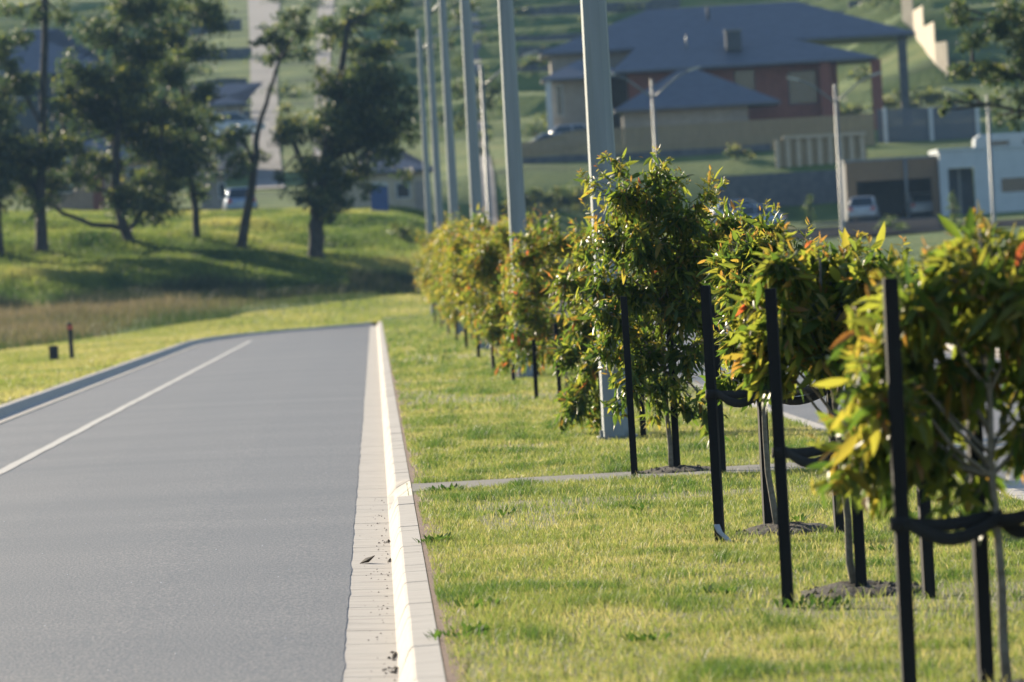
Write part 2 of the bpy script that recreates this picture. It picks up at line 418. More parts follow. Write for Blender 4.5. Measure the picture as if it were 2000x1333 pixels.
# kerbs: (offset from back towards the street, z)
def kerb_profile(dip=0.):
    return [(0, -.3), (0, .006), (.115, .004 - dip * .82), (.128, -.004 - dip * .9), (.137, -.018 - dip * .88), (.182, -.118), (.19, -.124), (.452, -.114), (.452, -.3)]
def kerb(name, path, dipf=lambda y: 0., seg=.85, gap=.02, far=110):
    """path: list of (x, y); profile offsets to the left of travel"""
    mb = MB()
    pts = [Vector((x, y, 0)) for x, y in path]
    cum = [0]
    for i in range(1, len(pts)): cum.append(cum[-1] + (pts[i] - pts[i - 1]).length)
    def at(s):
        i = min(max(int(np.searchsorted(cum, s) - 1), 0), len(pts) - 2)
        return pts[i].lerp(pts[i + 1], (s - cum[i]) / (cum[i + 1] - cum[i]))
    nrm = []
    for i in range(len(pts)):
        t = (pts[min(i + 1, len(pts) - 1)] - pts[max(i - 1, 0)]).normalized(); nrm.append(Vector((-t.y, t.x, 0)))
    def nat(s):
        i = min(max(int(np.searchsorted(cum, s) - 1), 0), len(pts) - 2)
        return nrm[i].lerp(nrm[i + 1], (s - cum[i]) / (cum[i + 1] - cum[i])).normalized()
    s = 0.
    while s < cum[-1] - .05:
        y = at(s).y
        L = seg * (.65 + .9 * noise2(s * 5.3, 2.2, 17)) if y < far else seg * 4
        e = min(s + L, cum[-1]); g = gap if y < far else .02
        if e == cum[-1]: g = 0
        k = 5 if y < far else 3
        jz = (noise2(s * 3.7, 1.7, 2) - .5) * .006; jx = (noise2(s * 2.9, 4.7, 8) - .5) * .006
        vs = []; fs = []
        for i in range(k):
            q = s + (e - g - s) * i / (k - 1); c = at(q); nn = nat(q); pr = kerb_profile(dipf(c.y)); m_ = len(pr)
            vs += [(c.x + nn.x * (o + (jx if 0 < o < .15 else 0)), c.y + nn.y * o, z + (jz if z > -.1 else jz * .3)) for o, z in pr]
        for i in range(k - 1):
            for j in range(m_ - 1): fs.append((i * m_ + j, i * m_ + j + 1, (i + 1) * m_ + j + 1, (i + 1) * m_ + j))
        fs += [tuple(range(m_ - 1, -1, -1)), tuple((k - 1) * m_ + j for j in range(m_))]
        mb.add(vs, fs); s = e
    return tag(mb.build(name, M['concrete']), kind='structure')
def dip(y):
    if 46.6 <= y <= 49.3: return .10
    return .10 * max(0, 1 - min(abs(y - 46.6), abs(y - 49.3)) / .6)
kerb('kerb', [(X(QB, y), y) for y in list(np.arange(10, 44, 2.)) + list(np.arange(44, 52, .3)) + list(np.arange(52, 224, 3.)) + [223.6]], dip)
# the left kerb runs on round the closed end; walked backwards so the street stays on its left
kerb('kerb', [(X(q, y), y) for q, y in [(QB - .46, 222.2)] + ENDC[::-1][1:] + [(QLB, y) for y in np.arange(180, 10, -6.)]], seg=1.5, far=60)
kerb('kerb', [(X(MLB, y), y) for y in np.arange(228, 9, -3.)], seg=2.4, far=60)
kerb('kerb', [(X(MRB, y), y) for y in np.arange(10, 229, 3.)], seg=2.4, far=60)

# ------------------------------------------------------------------ grasses
def scatter(n, q0, q1, y0, y1, r):
    y = r.uniform(y0, y1, n); q = r.uniform(q0, q1, n); return q - SL * y, y, q
def lawn(seed=11):
    r = np.random.default_rng(seed); xs = []; Ls = []; Ws = []; ts = []
    for (y0, y1, dens, L, W) in ((22.5, 30, 3400, .025, .0042), (30, 40, 3400, .025, .0042), (40, 52, 2600, .028, .005), (52, 72, 1100, .042, .007), (72, 110, 420, .05, .012), (110, 229, 130, .06, .022)):
        x, y, q = scatter(int(dens * 3.84 * (y1 - y0)), QB + .03, MLB - .02, y0, y1, r)
        keep = ~((y > PATH0 - .05) & (y < PATH1 + .05))
        thin = noise2(x * .9, y * .55, 3) * .6 + noise2(x * 3, y * 2, 4) * .4
        edge = (q - QB) / .25 + (noise2(y * .8, 1, 8) - .2)
        keep &= r.uniform(0, 1, len(x)) < np.clip(.35 + thin * 1.1, .2, 1) * np.clip(edge, .05, 1)
        keep &= ~((noise2(x * .55 + 7, y * .28, 61) > .73) & (r.uniform(0, 1, len(x)) < .75))
        x, y, q = x[keep], y[keep], q[keep]
        tuft = np.clip(noise2(x * 2.6, y * 1.9, 21) - .60, 0, 1) * 3.6 + np.clip(noise2(x * 6.5, y * 4.5, 23) - .78, 0, 1) * 4
        ln = L * (r.uniform(.5, 1.25, len(x)) + tuft * 1.3)
        tt = .58 + .36 * (noise2(x * .7, y * .35, 5) - .5) + .3 * (noise2(x * 2.2, y * 1.2, 15) - .5) + r.normal(0, .14, len(x)) - tuft * .42
        xs.append(np.stack([x, y, np.zeros(len(x))], 1)); Ls.append(ln); Ws.append(np.full(len(x), W)); ts.append(np.clip(tt, 0, 1))
    # sparse longer upright blades and seed stalks that missed the mower
    x, y, q = scatter(26000, QB + .05, MLB - .02, 22.5, 56, r)
    k = ~((y > PATH0 - .05) & (y < PATH1 + .05)) & (r.uniform(0, 1, len(x)) < .25 + noise2(x * 1.7, y * 1.1, 33))
    x, y = x[k], y[k]; xs.append(np.stack([x, y, np.zeros(len(x))], 1)); Ls.append(r.uniform(.04, .085, len(x))); Ws.append(np.full(len(x), .0055)); ts.append(np.clip(r.normal(.55, .22, len(x)), 0, 1))
    p = np.concatenate(xs)
    return blades('median_grass', p[:, 0], p[:, 1], p[:, 2], np.concatenate(Ls), np.concatenate(Ws), np.concatenate(ts), M['grass'], 'short yellow green mown grass on the median lawn', 'grass', .55)
lawn()
def verge(seed=12):
    r = np.random.default_rng(seed)
    x, y, q = scatter(220000, -17, QLB - .02, 52, 262, r)
    x2 = r.uniform(-14, 6, 90000); y2 = r.uniform(184, 262, 90000)
    q2 = x2 + SL * y2
    inside = (y2 > 229.5) | (np.interp(q2, [c[0] for c in ENDC], [c[1] for c in ENDC]) + .1 < y2) & (q2 > QLB) & (q2 < QB + .02)
    x = np.concatenate([x, x2[inside]]); y = np.concatenate([y, y2[inside]])
    q = x + SL * y
    k = (y < edge_y(x) + (noise2(x * .6, y * .3, 2) - .5) * 3) & ~((q > 4) & (y < 262))
    x, y = x[k], y[k]
    L = np.where(y > 184, .085, .06) * r.uniform(.6, 1.3, len(x)); 
    t = np.clip(.6 + .4 * (noise2(x * .5, y * .16, 6) - .5) + r.normal(0, .12, len(x)), 0, 1)
    blades('verge_grass', x, y, TZ(x, y), L, np.where(y > 184, .045, .03), t, M['grass'], 'bright mown grass on the verge beside and beyond the service road', 'grass', .5, 3)
verge()
def dry(seed=13):
    r = np.random.default_rng(seed)
    x = r.uniform(-34, 9, 260000); y = r.uniform(150, 268, 260000); q = x + SL * y
    k = (y > edge_y(x) + (noise2(x * .6, y * .3, 2) - .5) * 3) & (q < 14) & ~((q > 4) & (y < 262))
    k &= r.uniform(0, 1, len(x)) < np.clip(noise2(x * .4, y * .12, 31) * 1.4, .25, 1)
    x, y = x[k], y[k]; n = len(x)
    dist = np.clip((y - edge_y(x)) / 22, 0, 1)
    L = (.24 + .28 * dist) * r.uniform(.6, 1.35, n) * (.7 + .6 * noise2(x * .5, y * .2, 8))
    t = np.clip(.05 + .66 * dist ** 1.1 + .5 * (noise2(x * .35, y * .12, 9) - .5) + r.normal(0, .16, n), 0, 1)
    blades('dry_grass', x, y, TZ(x, y) - .02, L, np.full(n, .035), t, M['drygrass'], 'tall dry pinkish brown grass in a band between mown verge and gully', 'dry grass', .4, 4)
dry()
def rush(seed=14):
    r = np.random.default_rng(seed)
    x = r.uniform(-36, 10, 60000); y = r.uniform(261, 275, 60000)
    k = noise2(x * .5, y * .35, 41) > .42
    x, y = x[k], y[k]; n = len(x)
    L = r.uniform(.35, .95, n) * (.4 + noise2(x * .3, y * .3, 5))
    blades('gully_rushes', x, y, TZ(x, y) - .03, L, np.full(n, .05), np.clip(r.normal(.4, .25, n), 0, 1), M['rush'], 'dark rushes along the gully, the shade there partly put into their colour', 'rushes', .35, 5)
rush()
def hillgrass(seed=15):
    r = np.random.default_rng(seed)
    y = r.uniform(268, 352, 330000); x = r.uniform(-.095, .03, 330000) * y
    k = ~((x > X(4, y)) & (y < 335))
    x, y = x[k], y[k]; n = len(x)
    big = noise2(x * .22, y * .12, 51) * .6 + noise2(x * .8, y * .4, 52) * .4
    L = r.uniform(.12, .34, n) * (.5 + big)
    t = np.clip(.5 + 1.5 * (big - .5) + .5 * (noise2(x * .35, y * .2, 57) - .5) + r.normal(0, .12, n), 0, 1)
    blades('bank_grass', x, y, TZ(x, y) - .02, L, np.full(n, .06), t, M['hillgrass'], 'rough sunlit green grass covering the bank under the gum trees', 'grass', .5, 6)
hillgrass()

def weeds():
    r = np.random.default_rng(77)
    spots = [(932, 1190, .13, 40), (905, 1250, .16, 50), (1265, 1258, .11, 30), (1410, 1165, .09, 26), (850, 1062, .12, 46), (872, 962, .15, 60), (985, 1010, .10, 22),
             (1560, 1190, .14, 40), (1620, 1190, .13, 40), (1560, 1022, .10, 30), (1250, 1000, .07, 20), (1720, 1080, .07, 20), (930, 1240, .10, 30)]
    V = []; T = []; A = []; k = 0
    for (u, v, rad, n) in spots:
        c = G(u, v, 0.)
        for i in range(n):
            a = r.uniform(0, 2 * PI); rr = rad * math.sqrt(r.uniform(0, 1)); L = r.uniform(.03, .085); wd = L * r.uniform(.10, .22)
            b_ = np.array([c.x + rr * math.cos(a), c.y + rr * math.sin(a), .005]); d = np.array([math.cos(a + r.normal(0, .6)) * .8, math.sin(a) * .8, r.uniform(.6, 2.)]); d /= np.linalg.norm(d)
            s = np.cross(d, [0, 0, 1]); s /= np.linalg.norm(s) + 1e-6
            m_ = b_ + d * L * .55; t = b_ + d * L + np.array([0, 0, -.15 * L])
            V += [b_, m_ + s * wd, t, m_ - s * wd]; T.append([k, k + 1, k + 2, k + 3]); k += 4; A += [r.uniform(0, 1)] * 4
    o = big_mesh('lawn_weeds', np.array(V), np.array(T), M['weed'], attr=np.array(A))
    tag(o, 'dark green broad leaved weeds dotted through the median lawn', 'weeds', kind='stuff')
weeds()

# grit and crumbs in the channel and on the asphalt
def grit():
    r = np.random.default_rng(5); mb = MB()
    def crumb(x, y, z, s):
        vs = []
        for i in range(5):
            a = 2 * PI * i / 5 + r.uniform(0, .5); vs.append((x + s * math.cos(a) * r.uniform(.6, 1.2), y + s * math.sin(a) * r.uniform(.6, 1.2), z))
        vs.append((x + r.normal(0, s * .2), y, z + s * r.uniform(.5, 1.)))
        mb.add(vs, [(i, (i + 1) % 5, 5) for i in range(5)])
    for i in range(150):
        y = r.uniform(24, 50); q = QF - abs(r.normal(0, .07)) if r.uniform() < .7 else r.uniform(QG, QF)
        crumb(X(max(q, QG + .01) - .02, y), y, -.121, r.uniform(.003, .009))
    for (u, v, n) in ((780, 1280, 46), (765, 1058, 30), (770, 1095, 22), (775, 1310, 26)):
        c = G(u, v, -.12)
        for i in range(n): crumb(min(c.x + r.normal(0, .035), X(QF - .015, c.y)), c.y + r.normal(0, .12), -.12, r.uniform(.004, .014))
    tag(mb.build('gutter_debris', M['litter']), 'dark leaf crumbs and dirt lying in the pale gutter', 'debris', kind='stuff')
    mb = MB()
    for i in range(260):
        y = r.uniform(26, 90); q = r.uniform(-5.2, -.3); crumb(X(q, y), y, zs(q, y), r.uniform(.003, .007))
    tag(mb.build('road_grit', M['rag']), 'pale loose stones scattered on the grey asphalt', 'grit', kind='stuff')
grit()
c = G(717, 1100, -.115)
mb = MB(); mb.add([(c.x - .045, c.y - .03, -.113), (c.x, c.y - .06, -.095), (c.x + .05, c.y, -.07), (c.x + .01, c.y + .06, -.11), (c.x - .01, c.y, -.085),
                   (c.x - .045, c.y - .03, -.116), (c.x, c.y - .06, -.10), (c.x + .05, c.y, -.075), (c.x + .01, c.y + .06, -.114), (c.x - .01, c.y, -.09)],
                  [(0, 1, 4), (1, 2, 4), (2, 3, 4), (3, 0, 4), (6, 5, 9), (7, 6, 9), (8, 7, 9), (5, 8, 9), (0, 5, 6, 1), (1, 6, 7, 2), (2, 7, 8, 3), (3, 8, 5, 0)])
tag(mb.build('dead_leaf', M['litter']), 'single curled dark dead leaf lying in the pale gutter', 'leaf')

# ------------------------------------------------------------------ young street trees
_TT = np.array([0, .22, .5, .78, 1.]); _TW = np.array([.12, .8, 1., .62, .02])
def leaf_mesh(base, d, wv, L, W, curl, tint, fold=.18, rows=None):
    """curved, folded lance-shaped leaves; returns verts, quads, tint"""
    tt, tw = (_TT, _TW) if rows is None else rows
    d = unit(d); s = unit(np.cross(d, wv)); nrm = np.cross(s, d)
    n = len(base); nr = len(tt); V = np.zeros((n, nr, 3, 3))
    for i, (t, wd) in enumerate(zip(tt, tw)):
        c = base + d * (L * t)[:, None] - nrm * (curl * L * t * t)[:, None]
        h = s * (W * wd * .5)[:, None]
        V[:, i, 0] = c - h + nrm * (W * wd * fold)[:, None]; V[:, i, 1] = c; V[:, i, 2] = c + h + nrm * (W * wd * fold)[:, None]
    k = np.arange(n)[:, None] * (nr * 3); Fq = []
    for i in range(nr - 1):
        for j in range(2): Fq.append(k + [i * 3 + j, i * 3 + j + 1, i * 3 + 4 + j, i * 3 + 3 + j])
    Fq = np.concatenate(Fq, 0)
    return V.reshape(-1, 3), Fq, np.repeat(tint, nr * 3)

def young_tree(base, H, clumps, seed, label, nl, L0=.12, redness=0., lean=(0, 0), trunk_r=.021, coarse=False, tone=.0):
    r = np.random.default_rng(seed)
    t = thing('young_tree', base, label, 'tree', 'young street trees in the median')
    bz = Vector(base); mb = MB()
    pts = []; rad = []; wob = r.normal(0, .012, (9, 2)).cumsum(0)
    for i in range(9):
        f = i / 8; pts.append(bz + Vector((lean[0] * f + wob[i][0] * .8, lean[1] * f + wob[i][1] * .8, -.05 + f * H * .86))); rad.append(trunk_r * (1 - .72 * f))
    mb.tube(pts, rad, 10)
    def tp(z):
        f = min(max((z + .05) / (H * .86), 0), 1) * 8; i = min(int(f), 7); return pts[i].lerp(pts[i + 1], f - i)
    LB = []; LD = []; LT = []; LL = []
    tot = sum(c[3] ** 2 for c in clumps); zmax = max(c[2] + c[3] for c in clumps)
    for (dx, dy, dz, rr) in clumps:
        c = bz + Vector((dx, dy, dz)); hz = math.hypot(dx, dy)
        a = tp(max(min(dz - .2 - .45 * hz, H * .8), .62 if coarse else .80)); mid = a.lerp(c, .55) + Vector((0, 0, .06))
        br = [a, a.lerp(mid, .5) + Vector(r.normal(0, .015, 3)), mid, mid.lerp(c, .6) + Vector(r.normal(0, .02, 3)), c]
        mb.tube(br, [.009, .0075, .006, .0045, .003], 5, cap=False)
        ntw = max(3, int(nl * rr * rr / tot / 8.5))
        for k in range(ntw):
            v = r.normal(0, 1, 3); v /= np.linalg.norm(v); v *= rr * r.uniform(.08, 1.3) ** .6; v[1] *= .9
            e = c + Vector(v); st = br[2 + k % 3]
            m_ = st.lerp(e, .5) + Vector((0, 0, .10 * rr))
            if not coarse or k % 3 == 0: mb.tube([st, m_, e], [.0028, .002, .001], 3, cap=False)
            nn = 8 if k % 4 else 11
            out = np.linalg.norm(v) / rr
            for j in range(nn):
                f = .12 + .88 * (j + r.uniform(0, .8)) / nn
                p = st.lerp(m_, f * 2) if f < .5 else m_.lerp(e, f * 2 - 1)
                td = (e - st).normalized()
                side = np.cross(np.array(td), r.normal(0, 1, 3)); side /= np.linalg.norm(side) + 1e-6
                tip = f > .86 and out > .72
                up = tip and (v[2] > -.1 * rr)
                d = .45 * np.array(td) + .70 * side + np.array([0, 0, .40 if up else -r.uniform(-.1, 1.2)])
                LB.append(np.array(p) + r.normal(0, .022, 3)); LD.append(d)
                h = (p.z - bz.z) / zmax
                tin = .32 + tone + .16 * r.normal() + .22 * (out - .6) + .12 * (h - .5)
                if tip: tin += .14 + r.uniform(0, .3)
                tin = min(tin, .90)
                if r.uniform() < .05: tin = r.uniform(.7, .9)
                if r.uniform() < redness * (.8 if tip else .1): tin = r.uniform(.86, 1.)
                LT.append(min(max(tin, 0), 1)); LL.append(L0 * (r.uniform(.3, .55) if tip else r.uniform(.5, 1.2)))
    for (dx, dy, dz, rr) in clumps:                       # slim new shoots with small bronze leaves
        c = bz + Vector((dx, dy, dz))
        if coarse: break
        for k in range(2 if dz > .55 * zmax else 1):
            v = r.normal(0, 1, 3); v[2] = abs(v[2]) * .9 + (.35 if dz > .6 * zmax else -.6); v /= np.linalg.norm(v)
            a = c + Vector(v) * rr * .6; e = c + Vector(v) * rr * r.uniform(1.15, 1.6) + Vector((0, 0, .02)); mb.tube([a, a.lerp(e, .5) + Vector((0, 0, .015)), e], [.0024, .0018, .001], 3, cap=False)
            for j in range(13):
                f = .35 + .65 * j / 12; p = a.lerp(e, f); side = np.cross(v, r.normal(0, 1, 3)); side /= np.linalg.norm(side) + 1e-6
                LB.append(np.array(p)); LD.append(.6 * v + .8 * side + np.array([0, 0, .1 if f > .8 else -.35])); LL.append(L0 * (r.uniform(.4, .65) if f < .65 else r.uniform(.2, .38)))
                LT.append(min(.97 if r.uniform() < redness else .92, .38 + .46 * f + r.normal(0, .08)))
    mb.build('trunk', M['bark'], t)
    LB = np.array(LB); LD = np.array(LD); LL = np.array(LL); n = len(LB)
    rows = (np.array([0, .45, 1.]), np.array([.15, 1., .03])) if coarse else None
    wv = r.normal(0, 1, (n, 3)) + np.array([0, 0, .8])
    V, Fq, A = leaf_mesh(LB - np.array(bz), LD, wv, LL, LL * r.uniform(.19, .31, n), r.uniform(-.1, .42, n), np.array(LT), rows=rows)
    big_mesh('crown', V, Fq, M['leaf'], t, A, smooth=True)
    return t, pts

def stake(p, h, label, tilt=(0, 0), wd=.052):
    s = thing('timber_stake', p, label, 'stake', 'black timber tree stakes')
    mb = MB(); a = rng.uniform(-.25, .25); vs = []
    for z, k in ((-.15, 1), (.6 * h, 1), (h - .008, 1), (h, .86)):
        for i in range(4):
            an = a + PI / 2 * i + PI / 4; rr = wd * .7071 * k
            vs.append((p[0] + tilt[0] * z + rr * math.cos(an), p[1] + tilt[1] * z + rr * math.sin(an), p[2] + z))
    fs = [(3, 2, 1, 0), (12, 13, 14, 15)]
    for l in range(3):
        for i in range(4): fs.append((l * 4 + i, l * 4 + (i + 1) % 4, l * 4 + 4 + (i + 1) % 4, l * 4 + 4 + i))
    mb.add(vs, fs).build('post', M['stake'], s)
    return s

def strap(st, z, tgt, sag=.03, wd=.05, rs=.038, rt=.026):
    """webbing loop from the stake round the stem; part of the stake it is nailed to"""
    b = Vector(st.location); p0 = Vector((b.x, b.y, b.z + z)); p1 = Vector((tgt[0], tgt[1], p0.z + tgt[2]))
    d = Vector((p1.x - p0.x, p1.y - p0.y, 0)); Ln = d.length; d.normalize(); s = Vector((-d.y, d.x, 0))
    ring = []
    for i in range(9):
        a = PI / 2 + PI * i / 8; ring.append(p0 + d * (rs * math.cos(a)) + s * (rs * math.sin(a)))
    for i in range(1, 8):
        f = i / 8; ring.append(p0.lerp(p1, f) - s * (rs * (1 - f) + rt * f) * (1 - .5 * math.sin(PI * f)) + Vector((0, 0, -sag * 2.0 * math.sin(PI * f))))
    for i in range(9):
        a = -PI / 2 + PI * i / 8; ring.append(p1 + d * (rt * math.cos(a)) + s * (rt * math.sin(a)))
    for i in range(7, 0, -1):
        f = i / 8; ring.append(p0.lerp(p1, f) + s * (rs * (1 - f) + rt * f) * (1 - .5 * math.sin(PI * f)) + Vector((0, 0, -sag * .5 * math.sin(PI * f))))
    mb = MB(); n = len(ring); vs = []; fs = []
    for i, p in enumerate(ring):
        q = ring[(i + 1) % n] - ring[i - 1]; o = Vector((q.y, -q.x, 0)).normalized() * .002
        tw = .012 * math.sin(i * 1.3)
        vs += [p - o + Vector((0, 0, -wd / 2)), p + o + Vector((0, 0, -wd / 2)), p + o + Vector((tw * .2, 0, wd / 2)), p - o + Vector((tw * .2, 0, wd / 2))]
    for i in range(n):
        j = (i + 1) % n
        for k in range(4): fs.append((i * 4 + k, i * 4 + (k + 1) % 4, j * 4 + (k + 1) % 4, j * 4 + k))
    mb.add(vs, fs, True).build('tie_strap', M['strap'], st)

def clump_px(base, D, lst, r, depth=.28, k=1.1):
    out = []
    for (u, v, rp) in lst:
        p = P(u, v, D) - Vector(base); out.append((p.x, p.y + r.uniform(-1, 1) * depth, p.z, rp * D / F * k))
    return out

def mound(c, rx, ry, h, label, seed):
    r = np.random.default_rng(seed); mb = MB(); nr, na = 7, 26; vs = [(c[0], c[1], c[2] + h)]; fs = []
    for i in range(1, nr + 1):
        for k in range(na):
            a = 2 * PI * k / na; f = i / nr; jr = 1 + .22 * (noise2(k * .8 + seed, 2, seed) - .5)
            z = h * (1 - f ** 2) * (1 + .9 * (noise2(k * .9, i * .8 + seed, seed) - .5)) - .02 * (f == 1)
            vs.append((c[0] + rx * f * jr * math.cos(a), c[1] + ry * f * jr * math.sin(a), c[2] + z))
    for k in range(na): fs.append((0, 1 + k, 1 + (k + 1) % na))
    for i in range(nr - 1):
        for k in range(na): fs.append((1 + i * na + k, 1 + (i + 1) * na + k, 1 + (i + 1) * na + (k + 1) % na, 1 + i * na + (k + 1) % na))
    mb.add(vs, fs, True)
    for i in range(60):                                   # clods
        a = r.uniform(0, 2 * PI); f = math.sqrt(r.uniform(0, .9)); s = r.uniform(.008, .026)
        x, y = c[0] + rx * f * math.cos(a), c[1] + ry * f * math.sin(a); z = c[2] + h * (1 - f * f) * .8
        q = [(x + s * r.uniform(.6, 1.3) * math.cos(b_), y + s * r.uniform(.6, 1.3) * math.sin(b_), z - .006) for b_ in (0, 1.2, 2.5, 3.7, 5.)]
        mb.add(q + [(x, y, z + s)], [(i_, (i_ + 1) % 5, 5) for i_ in range(5)])
    o = mb.build('soil_mound', M['mound']); return tag(o, label, 'soil mound', 'soil mounds round the young trees')

ORD = ['nearest', 'second', 'third', 'fourth', 'fifth', 'sixth', 'seventh', 'eighth', 'ninth', 'tenth', 'eleventh', 'twelfth', 'thirteenth', 'farthest']
NEAR = [
  dict(base=(1968, 1352), D=22.5, H=2.05, nl=3900, L0=.14, tone=.12, red=.03,
       cl=[(1870, 560, 95), (1770, 640, 95), (1960, 570, 110), (1705, 745, 75), (1800, 770, 105), (1890, 700, 70), (2040, 690, 80), (1690, 860, 70), (1830, 870, 55), (1780, 560, 70), (1935, 480, 60), (2060, 560, 110), (2080, 800, 100), (1740, 840, 80), (1905, 940, 36), (2030, 830, 60), (1930, 440, 28), (1650, 890, 48), (1995, 500, 70), (1860, 960, 30), (1725, 920, 44), (1680, 640, 44), (1720, 690, 50), (1830, 490, 40)],
       st=[((1778, 1378), 1.55, 'left'), ((1926, 1338), 1.5, 'middle'), ((2065, 1350), 1.5, 'right')], tie=((0, .66), (2, .68))),
  dict(base=(1668, 1160), D=29.2, H=1.95, nl=4000, L0=.135, tone=.10, red=.03,
       cl=[(1600, 530, 75), (1555, 610, 75), (1660, 550, 75), (1500, 690, 42), (1600, 660, 50), (1670, 640, 50), (1500, 560, 45), (1530, 500, 50), (1640, 490, 45), (1720, 560, 60), (1720, 640, 45), (1480, 640, 40), (1760, 520, 45), (1700, 490, 30)],
       st=[((1540, 1187), 1.5, 'left'), ((1684, 1161), 1.42, 'middle'), ((1815, 1169), 1.5, 'right')], tie=((0, .73), (2, .74))),
  dict(base=(1516, 1043), D=36.6, H=1.95, nl=4200, L0=.13, tone=.04, red=.03,
       cl=[(1450, 560, 55), (1480, 480, 55), (1440, 640, 36), (1530, 560, 60), (1560, 480, 50), (1500, 620, 40), (1430, 500, 45), (1600, 540, 50), (1460, 720, 35), (1570, 640, 45), (1620, 600, 45), (1395, 720, 22), (1515, 430, 28)],
       st=[((1407, 1061), 1.5, 'left'), ((1501, 1041), 1.42, 'middle'), ((1640, 1047), 1.42, 'right')], tie=((0, .87), (2, .88))),
  dict(base=(1312, 922), D=47, H=2.35, nl=8200, L0=.122, tone=.05, red=.03,
       cl=[(1215, 370, 48), (1275, 385, 55), (1340, 420, 62), (1400, 450, 55), (1185, 460, 52), (1260, 470, 62), (1330, 510, 66), (1400, 540, 62), (1165, 550, 48), (1235, 570, 66), (1310, 590, 66), (1380, 610, 48), (1200, 640, 46), (1270, 660, 52), (1345, 690, 52), (1225, 745, 42), (1300, 750, 40), (1390, 790, 32), (1400, 850, 20), (1200, 310, 22), (1285, 315, 22), (1390, 370, 24), (1145, 350, 13), (1440, 420, 38), (1490, 430, 26), (1340, 790, 28), (1205, 790, 22), (1150, 480, 26), (1425, 500, 40), (1180, 600, 44), (1180, 680, 36), (1250, 690, 50), (1350, 600, 50), (1420, 590, 44), (1290, 540, 50), (1360, 480, 50), (1450, 470, 34), (1400, 670, 36), (1280, 800, 26), (1225, 420, 44), (1310, 350, 34), (1450, 560, 34)],
       st=[((1240, 936), 1.4, 'left'), ((1323, 921), 1.3, 'middle'), ((1412, 931), 1.3, 'right')], tie=()),
  dict(base=(1207, 850), D=61, H=2.2, nl=4200, L0=.125, tone=.10, red=.15,
       cl=[(1120, 560, 42), (1140, 640, 42), (1170, 500, 48), (1110, 690, 34), (1118, 800, 30), (1160, 825, 22), (1200, 600, 45), (1150, 470, 32), (1200, 690, 36), (1250, 620, 45), (1165, 720, 30), (1095, 830, 14), (1130, 770, 24)],
       st=[((1257, 856), 1.35, 'right'), ((1180, 845), 1.2, 'left')], tie=()),
  dict(base=(1106, 770), D=77.5, H=2.15, nl=6000, L0=.12, tone=.12, red=.3,
       cl=[(1005, 500, 30), (1020, 540, 32), (1010, 650, 30), (1030, 700, 26), (1100, 480, 36), (1140, 520, 30), (1060, 480, 36), (1090, 550, 45), (1035, 560, 38), (1100, 640, 42), (1130, 480, 36), (1055, 640, 40), (1015, 580, 34), (1012, 690, 30), (1025, 620, 34), (1018, 470, 26), (1080, 440, 20), (1120, 560, 40), (1030, 500, 28), (1010, 600, 30), (1140, 600, 36), (1070, 700, 26)],
       st=[((1048, 780), .75, 'left'), ((1094, 781), .95, 'middle'), ((1148, 763), .8, 'right')], tie=((1, .6), (2, .5))),
  dict(base=(1035, 735), D=90, H=2.0, nl=5200, L0=.12, tone=.12, red=.4,
       cl=[(975, 605, 32), (1005, 660, 36), (955, 650, 28), (1000, 560, 30), (1040, 600, 36), (985, 715, 20), (1040, 680, 30), (1020, 520, 30), (1025, 570, 32), (1015, 700, 24), (945, 620, 20), (1060, 640, 30), (1010, 520, 24)],
       st=[((1003, 752), .9, 'left'), ((1050, 738), .9, 'right')], tie=()),
]
LOOK = ['blurred yellow green leaves', 'yellow green leaves and two stakes', 'bright green leaves and a pale stem', 'tall sharp crown and orange tips',
        'a low branch beside the pole foot', 'reddish tips', 'red tipped leaves hanging low']
for i, t in enumerate(NEAR):
    r = np.random.default_rng(100 + i)
    b_ = G(*t['base'], 0.); b_ = Vector((b_.x, b_.y, 0))
    D = b_.y
    tr, pts = young_tree((b_.x, b_.y, 0), t['H'], clump_px(b_, D, [(a, v + (26, 30, 26, 8, 0, 0, 0)[i], c) for a, v, c in t['cl']], r, k=1.1 if i < 4 else 1.38), 200 + i, 'young gum tree with %s, %s in the row' % (LOOK[i], ORD[i]), t['nl'], t['L0'], t['red'], lean=(-.10 if i in (1, 2) else -.03, 0), tone=t['tone'], coarse=i > 4)
    sts = []
    for (px, h, side) in t['st']:
        p = G(*px, 0.)
        sts.append(stake((p.x, p.y, 0), h, '%s black timber stake of the %s young tree of the row' % (side, ORD[i]), (r.normal(0, .005), r.normal(0, .008))))
    for k, z in t['tie']:
        f = (z + .05) / (t['H'] * .86) * 8; q = pts[int(f)].lerp(pts[int(f) + 1], f - int(f))
        strap(sts[k], z, (q.x, q.y, -.01 - .03 * (k == 2)), sag=.035)
    if i < 4:
        mound((b_.x + .05, b_.y, 0), .36, .45, (.03, .05, .055, .04)[i], 'low mound of dark soil round the foot of the %s young tree' % ORD[i], 60 + i)
# grey scrap of plastic at the foot of a stake
p = G(1412, 1062, 0.)
mb = MB(); pts_ = [Vector((p.x - .035, p.y - .06, .115)), Vector((p.x - .02, p.y - .07, .07)), Vector((p.x + .02, p.y - .08, .03)), Vector((p.x + .04, p.y - .09, .006))]
vs = []; fs = []
for k, q in enumerate(pts_):
    for dx, dy in ((-.015, 0), (.02, .012), (.02, .018), (-.015, .006)): vs.append((q.x + dx, q.y + dy, q.z))
    if k:
        for j in range(4): fs.append(((k - 1) * 4 + j, (k - 1) * 4 + (j + 1) % 4, k * 4 + (j + 1) % 4, k * 4 + j))
fs += [(3, 2, 1, 0), (12, 13, 14, 15)]
tag(mb.add(vs, fs, True).build('plastic_scrap', M['rag']), 'torn grey plastic sleeve at the foot of a black stake', 'plastic scrap')

